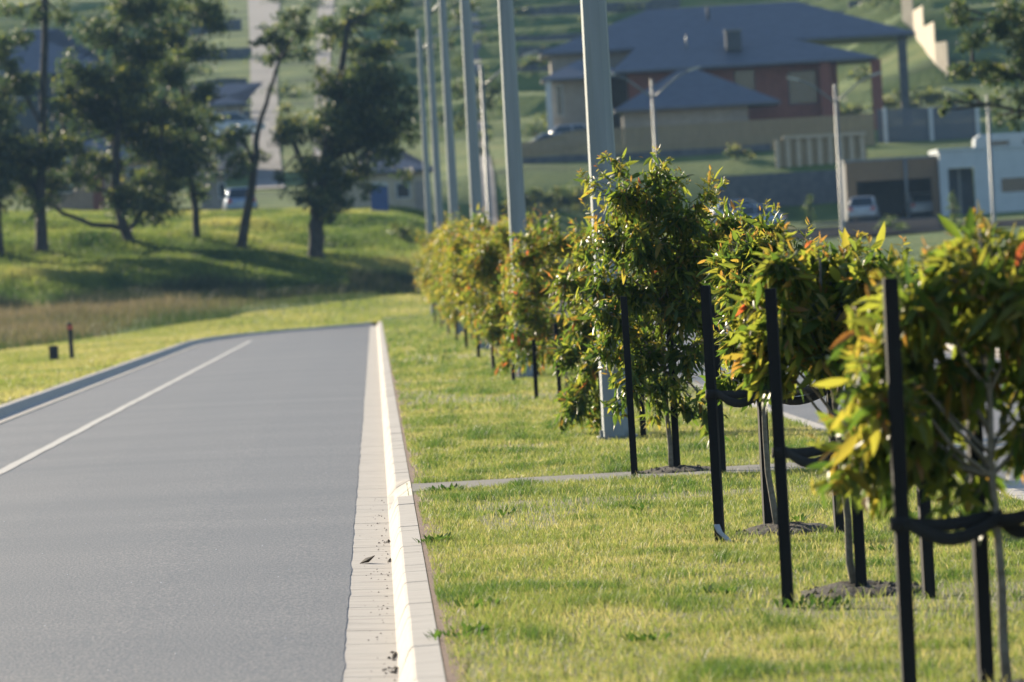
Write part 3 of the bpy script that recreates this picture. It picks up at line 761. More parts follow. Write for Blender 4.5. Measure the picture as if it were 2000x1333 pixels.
FAR = [101, 115, 130, 145, 161, 178, 196]
for k, D in enumerate(FAR):
    i = k + 7; r = np.random.default_rng(300 + i)
    x = X(2.24, D); b_ = (x, D, 0); H = 2.8 + .07 * k + r.uniform(-.15, .15)
    cl = []
    for q in range(34):
        h = r.uniform(.7, H - .3); env = .82 * math.sin(PI * min(max((h - .3) / (H - .3), .12), .95)) ** .6 + .1
        a = r.uniform(0, 2 * PI); cl.append((env * .75 * math.cos(a) - .05, env * .75 * math.sin(a), h, r.uniform(.30, .46)))
    young_tree(b_, H * .95, cl, 400 + i, 'blurred %s young gum tree in the row, with %s crown' % (ORD[i], ['a broad', 'an orange tinted', 'a dense', 'a small', 'a narrow', 'a hazy', 'the last hazy'][k]), 8200, .13, .07, coarse=True, tone=.2)
    for s, (dx, dy) in enumerate(((-.36, 0), (.33, .2))):
        stake((x + dx, D + dy, 0), 1.15, '%s black stake of the blurred %s young tree of the row' % (('left', 'right')[s], ORD[i]))

# ------------------------------------------------------------------ poles
def pole(y, h, label, arm=True):
    x = X(2.2, y); t = thing('power_pole', (x, y, 0), label, 'pole', 'tall galvanised steel poles along the median')
    mb = MB(); vs = []; fs = []
    lv = [0, .15, 2, 4, 6, 8, h]; prof = [(-1, -.2), (-.86, -.72), (-.4, -1), (.4, -1), (.86, -.72), (1, -.2), (1, .2), (.86, .72), (.4, 1), (-.4, 1), (-.86, .72), (-1, .2)]; m_ = 12
    for z in lv:
        s = (.285 - .0105 * z) / 2
        vs += [(x + px * s, y + py * s, z) for px, py in prof]
    for l in range(len(lv) - 1):
        for k in range(m_): fs.append((l * m_ + k, l * m_ + (k + 1) % m_, l * m_ + m_ + (k + 1) % m_, l * m_ + m_ + k))
    fs.append(tuple(range((len(lv) - 1) * m_, len(lv) * m_)))
    mb.add(vs, fs).build('shaft', M['steel'], t)
    MB().box(x - .19, x + .19, y - .19, y + .19, -.01, .045).build('base_plate', M['greysteel'], t, .006)
    for sx in (-1, 1):
        for sy in (-1, 1):
            MB().tube([(x + sx * .15, y + sy * .15, .045), (x + sx * .15, y + sy * .15, .10)], .016, 6, False).build('anchor_bolt', M['greysteel'], t)
    MB().box(x - .06, x + .06, y - .15, y - .1, .55, .95).build('access_hatch', M['greysteel'], t, .004)
    if arm:
        a = MB().tube([(x, y, h - .9), (x + .5, y, h - .35), (x + 1.3, y, h - .05), (x + 1.9, y, h)], [.045, .04, .035, .03], 8).build('lamp_arm', M['steel'], t)
        MB().prism([(x + 1.85, h + .05), (x + 2.5, h + .02), (x + 2.55, h - .05), (x + 2.3, h - .09), (x + 1.9, h - .05)], y - .11, y + .11).build('lamp_head', M['greysteel'], t, .02)
    return t
for k, y in enumerate((57.6, 92, 126.6, 161, 195.6, 230)):
    pole(y, 10.3 + .1 * k, ['wide galvanised steel pole rising behind the sharp young tree', 'second grey steel pole from the camera, rising behind the reddish young trees', 'third grey steel pole from the camera in the line of poles',
         'fourth grey steel pole from the camera, close beside the fifth', 'fifth grey steel pole from the camera, in the tight cluster', 'farthest grey steel pole whose top ends inside the picture'][k])

def street_lamp(u, vb, vt, D, label, both=True, base_on=True):
    b_ = P(u, vb, D); z0 = tz(b_.x, D); top = P(u - (vb - vt) * .056, vt, D).z
    t = thing('street_lamp', (b_.x, D, z0), label, 'street lamp', 'slim street lamps in the far streets'); x = b_.x
    MB().tube([(x, D, z0 - .1), (x, D, z0 + .9), (x, D, z0 + 1), (x, D, top)], [.13, .13, .1, .07], 10).build('post', M['greysteel'], t)
    for s in ((1, -1) if both else (1,)):
        a = MB().tube([(x, D, top - .9), (x + s * .5, D, top - .5), (x + s * 1.2, D, top + .05), (x + s * 1.75, D, top + .3)], .045, 8).build('arm', M['greysteel'], t)
        MB().prism([(x + s * 1.7, top + .36), (x + s * 2.3, top + .5), (x + s * 2.35, top + .42), (x + s * 1.75, top + .24)][::s], D - .12, D + .12).build('lamp_head', M['lamp'], t)
    return t
street_lamp(955, 400, 128, 250, 'slim grey street lamp standing between the second and third thick poles', False)
street_lamp(1281, 300, 155, 292, 'slim street lamp in front of the small hipped garage roof')
street_lamp(1645, 430, 165, 300, 'slim double armed street lamp left of the brown carport')
street_lamp(1940, 400, 185, 325, 'slim street lamp in front of the white flat roofed house')

# bollard and stub on the left verge
p = G(141, 703, 0.)
t = thing('marker_post', (p.x, p.y, 0), 'slim black marker post with red reflector on the mown verge', 'marker post')
MB().tube([(p.x, p.y, -.1), (p.x - .015, p.y, .93)], .058, 4, False).build('post', M['black'], t)
MB().tube([(p.x - .014, p.y, .76), (p.x - .015, p.y, .86)], .064, 4, False).build('reflector', M['red'], t)
p = G(106, 706, 0.)
t = thing('bollard_stub', (p.x, p.y, 0), 'short wide black box shaped stub on the mown verge', 'stub post')
MB().box(p.x - .11, p.x + .11, p.y - .11, p.y + .11, -.05, .36).build('box', M['black'], t, .01)
MB().box(p.x - .125, p.x + .125, p.y - .125, p.y + .125, .36, .385).build('lid', M['black'], t, .006)

# ------------------------------------------------------------------ gum trees
def gum(name, label, trunks, D, clumps, seed, leaf=.16, per=26, dz=1.6, m='gumleaf', base=None, group='gum trees on the grassy bank', tone=.0, bark='gumbark'):
    """trunks: list of [(u, v, radius_m), ...]; clumps: (u, v, r_px); all at depth D +- dz"""
    r = np.random.default_rng(seed)
    u0, v0, _ = trunks[0][0]
    b_ = P(u0, v0, D) if base is None else Vector(base)
    z0 = tz(b_.x, b_.y)
    t = thing(name, (b_.x, b_.y, z0), label, 'tree', group)
    mb = MB()
    for k, tr in enumerate(trunks):
        pp = [P(u, v, D) for u, v, _ in tr]
        if k == 0: pp[0] = Vector((b_.x, b_.y, z0 - .3))
        pp2 = []; rr = []
        for i in range(len(pp) - 1):
            for q in range(3):
                f = q / 3; pp2.append(pp[i].lerp(pp[i + 1], f) + Vector(r.normal(0, .03, 3))); rr.append((tr[i][2] * (1 - f) + tr[i + 1][2] * f) * (1.25 if (k == 0 and i == 0 and q == 0) else 1))
        pp2.append(pp[-1]); rr.append(tr[-1][2]); mb.tube(pp2, rr, 9)
    allp = [P(u, v, D) for tr in trunks for u, v, _ in tr[1:]]
    LB = []; LT = []
    for (u, v, rp) in clumps:
        c = P(u, v, D) + Vector((0, r.uniform(-1, 1) * dz, 0)); rad = rp * D / F
        a = min(allp, key=lambda q: (q - c).length)
        mb.tube([a, a.lerp(c, .5) + Vector((0, 0, -.1 * rad)), c], [.07, .045, .02], 5, cap=False)
        ns = max(6, int(9.5 * (rp / 30) ** 1.4))
        for s in range(ns):
            v_ = r.normal(0, 1, 3); v_ /= np.linalg.norm(v_); sc_ = np.array(c) + v_ * rad * r.uniform(.3, .95) * np.array([1, 1, .85])
            sr_ = rad * r.uniform(.28, .56)
            n = int(per * (sr_ / .45) ** 2 * 1.75) + 10
            q = r.normal(0, .55, (n, 3)) * sr_ * np.array([1.1, 1.1, .7]) + sc_
            LB.append(q); LT.append(np.clip(.35 + tone + .5 * (q[:, 2] - sc_[2]) / (sr_ + .01) * .5 + r.normal(0, .16, n) + r.normal(0, .1), 0, 1))  # upper leaves of each cluster yellower: sunlit tops painted into the tint
    mb.build('trunk', M[bark], t)
    LB = np.concatenate(LB); LT = np.concatenate(LT); n = len(LB)
    d = r.normal(0, .6, (n, 3)) + np.array([0, 0, -.9]); L = leaf * r.uniform(.6, 1.35, n)
    rows = (np.array([0, .5, 1.]), np.array([.2, 1., .1]))
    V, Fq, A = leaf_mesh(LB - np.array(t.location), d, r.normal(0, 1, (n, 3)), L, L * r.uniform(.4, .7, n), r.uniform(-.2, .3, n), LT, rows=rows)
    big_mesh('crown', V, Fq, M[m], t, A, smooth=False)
    return t
def bank(u, v): return G(u, v)
GUMS = [
 ('dark gum tree cut off by the left picture edge', [[(-2, 502, .22), (-4, 400, .2), (-10, 200, .15)]], [(-20, 330, 50), (15, 280, 45), (20, 360, 40), (-10, 220, 50), (20, 170, 35), (10, 400, 28), (-10, 90, 40), (-80, 300, 70), (-140, 260, 80), (-110, 370, 60), (-170, 340, 60), (-60, 180, 60)]),
 ('tall straight dark trunked gum tree near the left edge', [[(83, 494, .33), (78, 420, .27), (84, 250, .2), (90, 0, .15), (92, -90, .1)], [(78, 380, .14), (40, 330, .08)], [(84, 300, .13), (125, 250, .07)]],
  [(40, 160, 38), (20, 130, 28), (45, 180, 28), (70, 300, 45), (110, 290, 45), (60, 350, 45), (100, 360, 40), (30, 320, 40), (120, 220, 30), (40, 70, 26), (70, 20, 30), (20, 20, 26), (120, 30, 28), (150, 330, 34), (100, -50, 50), (60, 400, 28)]),
 ('broad leaning gum tree with twisted trunk and low limb reaching left', [[(262, 474, .27), (240, 440, .26), (225, 380, .22), (230, 250, .2), (225, 60, .13)], [(240, 445, .14), (180, 438, .12), (120, 415, .1), (80, 385, .06)], [(250, 455, .15), (285, 400, .12), (310, 330, .1), (320, 200, .07)]],
  [(250, 380, 40), (150, 280, 40), (320, 400, 34), (360, 310, 40), (190, 200, 50), (260, 100, 45), (330, 150, 45), (130, 180, 36), (180, 150, 50), (250, 160, 55), (300, 210, 52), (210, 230, 60), (150, 210, 42), (270, 280, 55), (200, 310, 45), (330, 280, 48), (370, 240, 42), (160, 350, 34), (280, 350, 45), (340, 350, 42), (230, 390, 36), (290, 410, 38), (200, 60, 45), (250, 20, 50), (290, 90, 48), (300, 430, 22), (390, 190, 36), (150, 120, 36)]),
 ('slender upright gum tree right of the twisted tree', [[(386, 470, .2), (380, 410, .18), (370, 300, .15), (350, 120, .1)]],
  [(380, 330, 42), (400, 280, 38), (350, 300, 45), (390, 380, 28), (340, 130, 45), (390, 110, 38), (330, 60, 42), (420, 30, 42), (370, 10, 42), (360, 200, 36), (400, 230, 30), (300, 10, 40)]),
 ('thin gum tree with a curved leaning trunk beside the pale hill path', [[(470, 488, .26), (482, 420, .22), (497, 330, .18), (505, 250, .13), (525, 180, .1), (548, 115, .08)], [(497, 330, .1), (470, 260, .07)]],
  [(545, 70, 34), (580, 60, 28), (560, 30, 30), (510, 80, 18), (595, 100, 16), (530, 110, 16), (470, 270, 32), (500, 300, 28), (455, 310, 30), (480, 340, 24), (600, 30, 24), (560, 100, 22), (440, 280, 22)]),
 ('thick trunked gum tree with the widest dark crown, beside the poles', [[(618, 509, .38), (618, 440, .36), (622, 400, .34), (640, 300, .26), (660, 180, .2), (680, 40, .12)], [(622, 400, .2), (580, 300, .14), (560, 240, .1)], [(640, 310, .18), (720, 280, .12), (780, 240, .08)]],
  [(680, 210, 50), (740, 260, 45), (650, 350, 42), (700, 150, 45), (760, 150, 40), (630, 270, 40), (640, 160, 42), (690, 170, 48), (740, 180, 48), (650, 230, 50), (710, 250, 55), (770, 240, 45), (800, 190, 30), (560, 250, 34), (590, 260, 30), (620, 330, 45), (640, 390, 42), (600, 380, 34), (700, 320, 40), (760, 300, 34), (640, 60, 36), (690, 90, 34), (740, 100, 38), (780, 60, 34), (700, 30, 38), (760, 10, 36), (640, 420, 24), (800, 270, 24), (545, 340, 18), (720, 370, 22), (790, 340, 20), (670, 290, 34)]),
 ('slim gum tree half hidden behind the cluster of poles', [[(925, 432, .2), (925, 330, .18), (915, 180, .14), (905, 20, .08)]],
  [(925, 160, 30), (900, 180, 28), (945, 200, 28), (920, 220, 28), (945, 260, 24), (890, 250, 22), (905, 120, 22), (930, 290, 18), (960, 170, 20), (890, 30, 26), (925, 10, 18), (875, 90, 18)]),
]
for i, (lab, tr, cl) in enumerate(GUMS):
    p = bank(tr[0][0][0], tr[0][0][1])
    gum('gum_tree', lab, tr, (p - CAM).dot(fwd), cl, 500 + i, base=(p.x, p.y, p.z), per=26, leaf=.2)
# right-hand gum tree nearer than the houses, trunk outside the picture
b_ = P(2140, 520, 185)
gum('gum_tree', 'dark gum branches hanging in the upper right above the white house', [[(2140, 540, .3), (2120, 300, .26), (2080, 120, .2), (2060, -60, .14)], [(2080, 180, .12), (1990, 150, .08), (1900, 120, .05)], [(2070, 40, .1), (1960, 40, .06)], [(2090, 220, .1), (1990, 215, .06), (1920, 205, .04)]], 185,
    [(1880, 30, 30), (1900, 80, 34), (1940, 50, 38), (1980, 80, 40), (1870, 140, 28), (1915, 135, 34), (1960, 150, 36), (2000, 120, 36), (1850, 195, 16), (1900, 180, 22), (1990, 190, 30), (1945, 195, 24), (1870, 5, 26), (2040, 60, 60), (2050, 160, 60), (1980, 20, 34), (1955, 225, 18), (1995, 235, 22), (1845, 215, 9)], 520, leaf=.12, per=70, dz=1.2, base=(b_.x, b_.y, tz(b_.x, b_.y)), group='gum trees right of the road')

def gd(u, v): return (G(u, v) - CAM).dot(fwd)
def bush(name, label, u, vb, D, cl, m='saplingleaf', leaf=.14, tone=.1, group=None, tr=.05):
    D = gd(u, vb)
    return gum(name, label, [[(u, vb, tr), (u, vb - 10, tr * .8), (u, vb - 20, tr * .5)]], D, cl, int(u + vb), leaf=leaf, per=26, dz=.25, m=m, tone=tone, group=group)
bush('sapling', 'pale green conical sapling in front of the dark bank left of the lamp post', 1582, 450, 352, [(1580, 395, 9), (1580, 410, 13), (1582, 425, 15), (1581, 383, 5), (1582, 438, 13)])
bush('sapling', 'pale green narrow sapling in front of the white house doorway', 1862, 440, 352, [(1860, 390, 8), (1861, 405, 10), (1862, 420, 10), (1860, 380, 5), (1862, 432, 9)])
bush('sapling', 'small round pale sapling in front of the dark hedge', 1111, 415, 352, [(1108, 370, 16), (1120, 380, 12), (1098, 382, 10), (1110, 395, 9)])
bush('shrub', 'olive shrub at the foot of the brown carport', 1740, 452, 340, [(1740, 432, 18), (1725, 440, 14), (1758, 440, 14)], tone=-.1)
bush('shrub', 'dull yellow shrub below the white house corner', 1880, 455, 335, [(1880, 440, 14), (1900, 444, 14), (1862, 446, 12)], tone=-.2)
bush('shrub', 'dark shrub on the slope below the long timber fence', 1440, 310, 393, [(1440, 292, 18), (1460, 298, 12), (1422, 298, 12)], m='gumleaf', leaf=.2)
bush('shrub', 'low dark green shrub at the right end of the gum tree bank', 785, 470, 300, [(775, 445, 20), (800, 450, 20), (790, 462, 18)], m='gumleaf', leaf=.16, tone=.2)
bush('shrub', 'round shrub with sunlit top behind the leaning gum tree', 562, 290, 330, [(560, 215, 20), (548, 232, 22), (575, 234, 22), (560, 250, 22)], m='gumleaf', leaf=.2, tone=.3)
for k, (u, lab) in enumerate(((1050, 'dark rounded hedge shrub left of the pale sapling'), (1090, 'dark hedge shrub directly behind the pale sapling'), (1135, 'dark hedge shrub right of the pale sapling'), (1010, 'dark hedge shrub beside the second steel pole'))):
    bush('hedge_shrub', lab, u, 412, 365, [(u, 385, 22), (u - 14, 392, 18), (u + 14, 392, 18), (u, 370, 14)], m='gumleaf', leaf=.2, group='dark hedge shrubs')

# ------------------------------------------------------------------ houses
def hip_roof(mb, x0, x1, y0, y1, z, h, rx0=None, rx1=None, t=.16):
    ym = (y0 + y1) / 2; dy = (y1 - y0) / 2
    rx0 = x0 + dy if rx0 is None else rx0; rx1 = x1 - dy if rx1 is None else rx1
    vs = [(x0, y0, z), (x1, y0, z), (x1, y1, z), (x0, y1, z), (rx0, ym, z + h), (rx1, ym, z + h), (x0, y0, z - t), (x1, y0, z - t), (x1, y1, z - t), (x0, y1, z - t)]
    fs = [(0, 1, 5, 4), (1, 2, 5), (2, 3, 4, 5), (3, 0, 4), (6, 9, 8, 7), (0, 6, 7, 1), (1, 7, 8, 2), (2, 8, 9, 3), (3, 9, 6, 0)]
    return mb.add(vs, fs)
def win(parent, x0, x1, z0, z1, y, frame='white'):
    f = MB(); t = .06
    f.box(x0 - t, x1 + t, y - .06, y, z0 - t, z0); f.box(x0 - t, x1 + t, y - .06, y, z1, z1 + t); f.box(x0 - t, x0, y - .06, y, z0, z1); f.box(x1, x1 + t, y - .06, y, z0, z1)
    wn = MB().box(x0, x1, y - .03, y - .003, z0, z1).build('window', M['glass'], parent)
    f.build('frame', M[frame], wn)
    return wn

def px(u, v, D): q = P(u, v, D); return q.x, q.z

def main_house():
    D = 420
    xl, _ = px(1060, 200, D); xr, _ = px(1715, 150, D)
    fz = tz(0.5 * (xl + xr), 418) - .6
    t = thing('brick_house', (.5 * (xl + xr), D, fz), 'large red brick house with sprawling blue grey hipped roofs on the hill', 'house', None)
    a0, e0 = px(1054, 108, 432); a1, _ = px(1781, 68, 432)
    _, rg = px(1390, 14, 436)
    mb = hip_roof(MB(), a0, a1, 428, 441, e0, rg - e0, px(1265, 15, 434)[0], px(1555, 8, 434)[0]); rf = mb.build('roof', M['rooftile'], t)
    b0, e1 = px(1195, 140, 421); b1, _ = px(1712, 112, 421); _, r1 = px(1350, 68, 425)
    hip_roof(MB(), b0, b1, 420.5, 431, e1, r1 - e1, px(1262, 72, 425)[0], px(1475, 62, 425)[0]).build('roof', M['rooftile'], t)
    c0, e2 = px(1198, 216, 414); c1, _ = px(1524, 198, 414); _, r2 = px(1342, 136, 417)
    hip_roof(MB(), c0, c1, 413, 421.5, e2, r2 - e2, px(1325, 140, 417)[0], px(1360, 140, 417)[0]).build('roof', M['rooftile'], t)
    d0, e3 = px(1057, 156, 424); d1, _ = px(1206, 148, 424); _, r3 = px(1150, 118, 427)
    hip_roof(MB(), d0, d1, 423, 430, e3, r3 - e3, px(1128, 120, 427)[0], px(1180, 118, 427)[0]).build('roof', M['rooftile'], t)
    # walls
    MB().box(a0 + .7, px(1300, 100, 432)[0], 429, 440, fz, e0 - .17).build('wall', M['render'], t)
    MB().box(px(1200, 0, 424)[0] + .6, px(1625, 0, 424)[0], 422.5, 430.6, fz, e1 - .17).build('wall', M['brick'], t)
    MB().box(c0 + .6, c1 - 2.2, 414, 422.4, fz - 1, e2 - .17).build('wall', M['taupe'], t)
    MB().box(d0 + .4, px(1140, 0, 425)[0], 424.2, 428.9, fz, e3 - .17).build('wall', M['render'], t)
    MB().box(px(1140, 0, 425)[0] + .01, d1 - .5, 424.6, 428.9, fz, e3 - .17).build('wall', M['brick'], t)
    x, _ = px(1073, 200, 423.4); MB().box(x - .2, x + .2, 423.2, 423.6, fz, e3 - .17).build('column', M['white'], t)
    for u in (1612, 1712):
        x, _ = px(u, 160, 421.2); MB().box(x - .35, x + .35, 421, 421.7, fz, e1 - .17).build('pier', M['brick'], t)
    x, _ = px(1762, 120, 430); MB().box(x - .3, x + .3, 429, 429.6, fz, e0 - .17).build('pier', M['retain'], t)
    for (u0, u1, v0, v1) in ((1435, 1475, 140, 205), (1540, 1595, 142, 200)):
        x0, z1 = px(u0, v0, 422.4); x1, z0 = px(u1, v1, 422.4); win(t, x0, x1, z0, z1, 422.49, 'dark')
    x0, z1 = px(1085, 168, 424); x1, z0 = px(1100, 225, 424); win(t, x0, x1, z0, z1, 424.19)
    x0, z1 = px(1250, 222, 414); x1, z0 = px(1430, 250, 414)
    MB().box(x0, x1, 413.93, 413.995, z0 - 1, z1).build('garage_door', M['render'], t)
    x, z = px(1433, 100, 423); 
    ac = MB().box(x - .55, x + .55, 422.3, 423.4, z, z + 1.35).build('rooftop_cooler', M['dark'], t, .05)
    MB().box(x - .62, x + .62, 422.2, 423.5, z + 1.35, z + 1.45).build('cap', M['greysteel'], ac)
    x, z = px(1383, 40, 432); MB().tube([(x, 431.5, z), (x, 431.5, z + .9)], .12, 8).build('vent_pipe', M['dark'], t)
    x, z = px(1340, 85, 424); MB().tube([(x, 423.5, z - .4), (x, 423.5, z + .5)], .06, 8).build('vent_pipe', M['greysteel'], t)
main_house()

def fence_run(name, label, pts, h, m, gap=.012, pw=.12, cat='fence', rail=True, group=None):
    """vertical boards along pts [(x, y)], standing on the terrain; h(s) height or top z list"""
    t = thing(name, (pts[0][0], pts[0][1], tz(*pts[0])), label, cat, group)
    mb = MB(); Ls = [math.hypot(pts[i + 1][0] - pts[i][0], pts[i + 1][1] - pts[i][1]) for i in range(len(pts) - 1)]
    for i, L in enumerate(Ls):
        n = max(1, int(L / (pw + gap)))
        for k in range(n):
            f0 = k / n; f1 = (k + .92) / n; a = pts[i]; b_ = pts[i + 1]
            x0, y0 = a[0] + (b_[0] - a[0]) * f0, a[1] + (b_[1] - a[1]) * f0; x1, y1 = a[0] + (b_[0] - a[0]) * f1, a[1] + (b_[1] - a[1]) * f1
            zt = h[i] + (h[i + 1] - h[i]) * f0; zb = tz(x0, y0) - .5
            dx, dy = (y1 - y0), -(x1 - x0); q = math.hypot(dx, dy) / .025; dx /= q; dy /= q
            mb.add([(x0, y0, zb), (x1, y1, zb), (x1 + dx, y1 + dy, zb), (x0 + dx, y0 + dy, zb), (x0, y0, zt), (x1, y1, zt), (x1 + dx, y1 + dy, zt), (x0 + dx, y0 + dy, zt)],
                   [(0, 3, 2, 1), (4, 5, 6, 7), (0, 1, 5, 4), (1, 2, 6, 5), (2, 3, 7, 6), (3, 0, 4, 7)])
    mb.build('palings', m, t)
    if rail:
        for i in range(len(pts) - 1):
            rb = MB()
            for dz in (.25, .9):
                rb.tube([(pts[i][0], pts[i][1] + .06, h[i] - dz), (pts[i + 1][0], pts[i + 1][1] + .06, h[i + 1] - dz)], .04, 4, False)
            rb.build('rail', m, t)
    return t
D = 402
pp = [px(u, v, D) for u, v in ((1012, 280), (1060, 272), (1100, 260), (1125, 255), (1320, 244), (1525, 232), (1706, 222))]
fence_run('paling_fence', 'long olive brown timber paling fence below the brick house', [(x, D) for x, z in pp], [z for x, z in pp], M['fence'])
# charcoal fence with white posts
pp = [px(u, v, 405) for u, v in ((1712, 214), (1912, 206))]
t = fence_run('steel_fence', 'charcoal sheet fence with pale posts right of the timber fence', [(x, 405) for x, z in pp], [z for x, z in pp], M['greyfence'], gap=0, pw=.3, rail=False)
for u in (1727, 1817, 1908):
    x, z = px(u, 212, 404.8); MB().box(x - .13, x + .13, 404.75, 404.93, tz(x, 405) - .2, z + .05).build('post', M['white'], t)
# sleeper retaining wall with posts
x0, z1 = px(1512, 268, 391); x1, _ = px(1690, 258, 391); zb = px(1600, 330, 391)[1]
t = thing('sleeper_wall', (x0, 391, zb), 'pale timber sleeper retaining wall with upright posts above the carport', 'retaining wall')
MB().box(x0, x1, 391, 391.15, zb - 1.2, z1 - .2).build('sleepers', M['fence'], t)
MB().box(x0 + .5, x1, 390.7, 391.2, z1 - .2 + .003, z1).build('capping', M['sleeper'], t)
for k in range(9):
    x = x0 + .15 + (x1 - x0 - .4) * k / 8; MB().box(x - .13, x + .13, 390.82, 390.997, zb - 1.2, z1 - .2).build('post', M['sleeper'], t)
# pale stepped fence running up the hill
PX = ((1762, 36), (1785, 66), (1806, 98), (1828, 130), (1853, 160))
t = None
for k in range(4):
    A = G(*PX[k]); B_ = G(*PX[k + 1]); z = A.z + 1.75
    if t is None: t = thing('stepped_fence', (A.x, A.y, A.z), 'pale cream fence stepping down the hill in sunlit panels', 'fence')
    d = B_ - A; d.z = 0; o = Vector((-d.y, d.x, 0)).normalized() * .08; zb = min(A.z, B_.z) - .6; B_ = A + d * .997
    mb = MB(); mb.add([(*A.xy, zb), (*B_.xy, zb), (*(B_ + o).xy, zb), (*(A + o).xy, zb), (*A.xy, z), (*B_.xy, z), (*(B_ + o).xy, z), (*(A + o).xy, z)],
           [(0, 3, 2, 1), (4, 5, 6, 7), (0, 1, 5, 4), (1, 2, 6, 5), (2, 3, 7, 6), (3, 0, 4, 7)])
    mb.build('panel', M['cream'], t)

def carport():
    D = 370
    x0, z1 = px(1650, 318, D); x1, _ = px(1831, 308, D); fz = tz(.5 * (x0 + x1), D) - .1; _, zf = px(1740, 352, D)
    t = thing('carport', (.5 * (x0 + x1), D, fz), 'brown timber fronted double carport with dark open interior', 'carport')
    MB().box(x0, x1, D, D + .3, zf, z1).build('fascia', M['brown'], t)
    MB().box(x0 - .1, x1, D - .05, D + 6.2, z1 + .003, z1 + .14).build('roof', M['greysteel'], t)
    MB().box(x0, x0 + .62, D + .003, D + .28, fz - .5, zf - .003).build('pier', M['brown'], t)
    MB().box(x1 - .45, x1, D + .003, D + .28, fz - .5, zf - .003).build('pier', M['brown'], t)
    MB().box(x0, x1, D + 5.8, D + 6, fz - .5, z1).build('back_wall', M['dark'], t)
    MB().box(x0, x0 + .2, D + .31, D + 5.79, fz - .5, z1).build('side_wall', M['dark'], t)
    MB().box(x0 + .3, x1 - .3, D + .31, D + 5.7, fz - .3, fz + .12).build('slab', M['path'], t)
    x, _ = px(1771, 380, D); MB().tube([(x, D - .1, fz - .2), (x, D - .1, z1)], .09, 10).build('post', M['greysteel'], t)
    return fz
cfz = carport()
def white_house():
    D = 369
    x0, z1 = px(1833, 297, D); x1 = px(2120, 290, D)[0]; fz = tz(x0 + 4, D) - .3
    t = thing('white_house', (x0 + 4, D, fz), 'white flat roofed rendered house with dark doorway and slot window', 'house')
    dx0, dz1 = px(1851, 330, D); dx1, _ = px(1902, 330, D); sx0, sz1 = px(1955, 349, D); sx1, sz0 = px(2040, 372, D)
    w_ = MB(); w_.box(x0, dx0, D, D + 8, fz - .5, z1); w_.box(dx1, x1, D, D + .3, fz - .5, sz0); w_.box(dx1, sx0, D, D + .3, sz0, sz1); w_.box(sx1, x1, D, D + .3, sz0, sz1)
    w_.box(dx1, x1, D, D + .3, sz1, z1); w_.box(dx0, dx1, D, D + .3, dz1, z1); w_.box(x1 - .3, x1, D + .3, D + 8, fz - .5, z1)
    w_.build('wall', M['white'], t)
    MB().box(x0 - .08, x1 + .08, D - .08, D + 8, z1 + .003, z1 + .16).build('roof', M['white'], t)
    MB().box(dx0 + .01, dx1 - .01, D + 1.2, D + 1.3, fz - .5, dz1 - .01).build('door_recess', M['dark'], t)
    dm = MB().box(.5 * (dx0 + dx1) - .12, .5 * (dx0 + dx1) + .02, D + 1.12, D + 1.197, fz - .5, dz1 - .05).build('door_mullion', M['greysteel'], t)
    MB().box(sx0 + .002, sx1 - .002, D + .1, D + .16, sz0 + .002, sz1 - .002).build('window', M['glass'], t)
    # upper pale volume set back
    ux0, uz1 = px(1902, 262, 384); ux1 = px(2120, 255, 384)[0]
    return t
white_house()
def caravan():
    D = 386; x0, z1 = px(1900, 264, D); x1 = x0 + 5.6; z0 = z1 - 2.3
    t = thing('caravan', (x0 + 2.5, D, z0 - .3), 'cream white caravan parked behind the white house roof', 'caravan')
    poly = [(x0, z0 + .3), (x0 + .1, z1 - .25), (x0 + .45, z1), (x1 - .4, z1), (x1, z1 - .3), (x1, z0)]
    poly = poly[:1] + poly[1:] ; MB().prism([(x0 + .25, z0)] + poly, D, D + 2.1).build('body', M['white'], t, .06)
    MB().box(x0 + .3, x1 - .1, D - .02, D - .003, z0 + .9, z0 + 1.1).build('stripe', M['tan'], t)
    win(t, x0 + 1., x0 + 2.2, z0 + 1.25, z0 + 1.8, D - .003, 'greysteel'); win(t, x0 + 3.2, x0 + 4.4, z0 + 1.25, z0 + 1.8, D - .003, 'greysteel')
    for x in (x0 + 2.4, x0 + 3.2):
        MB().tube([(x, D - .02, z0 - .02), (x, D + .2, z0 - .02)], .32, 16, False).build('wheel', M['tyre'], t)
caravan()

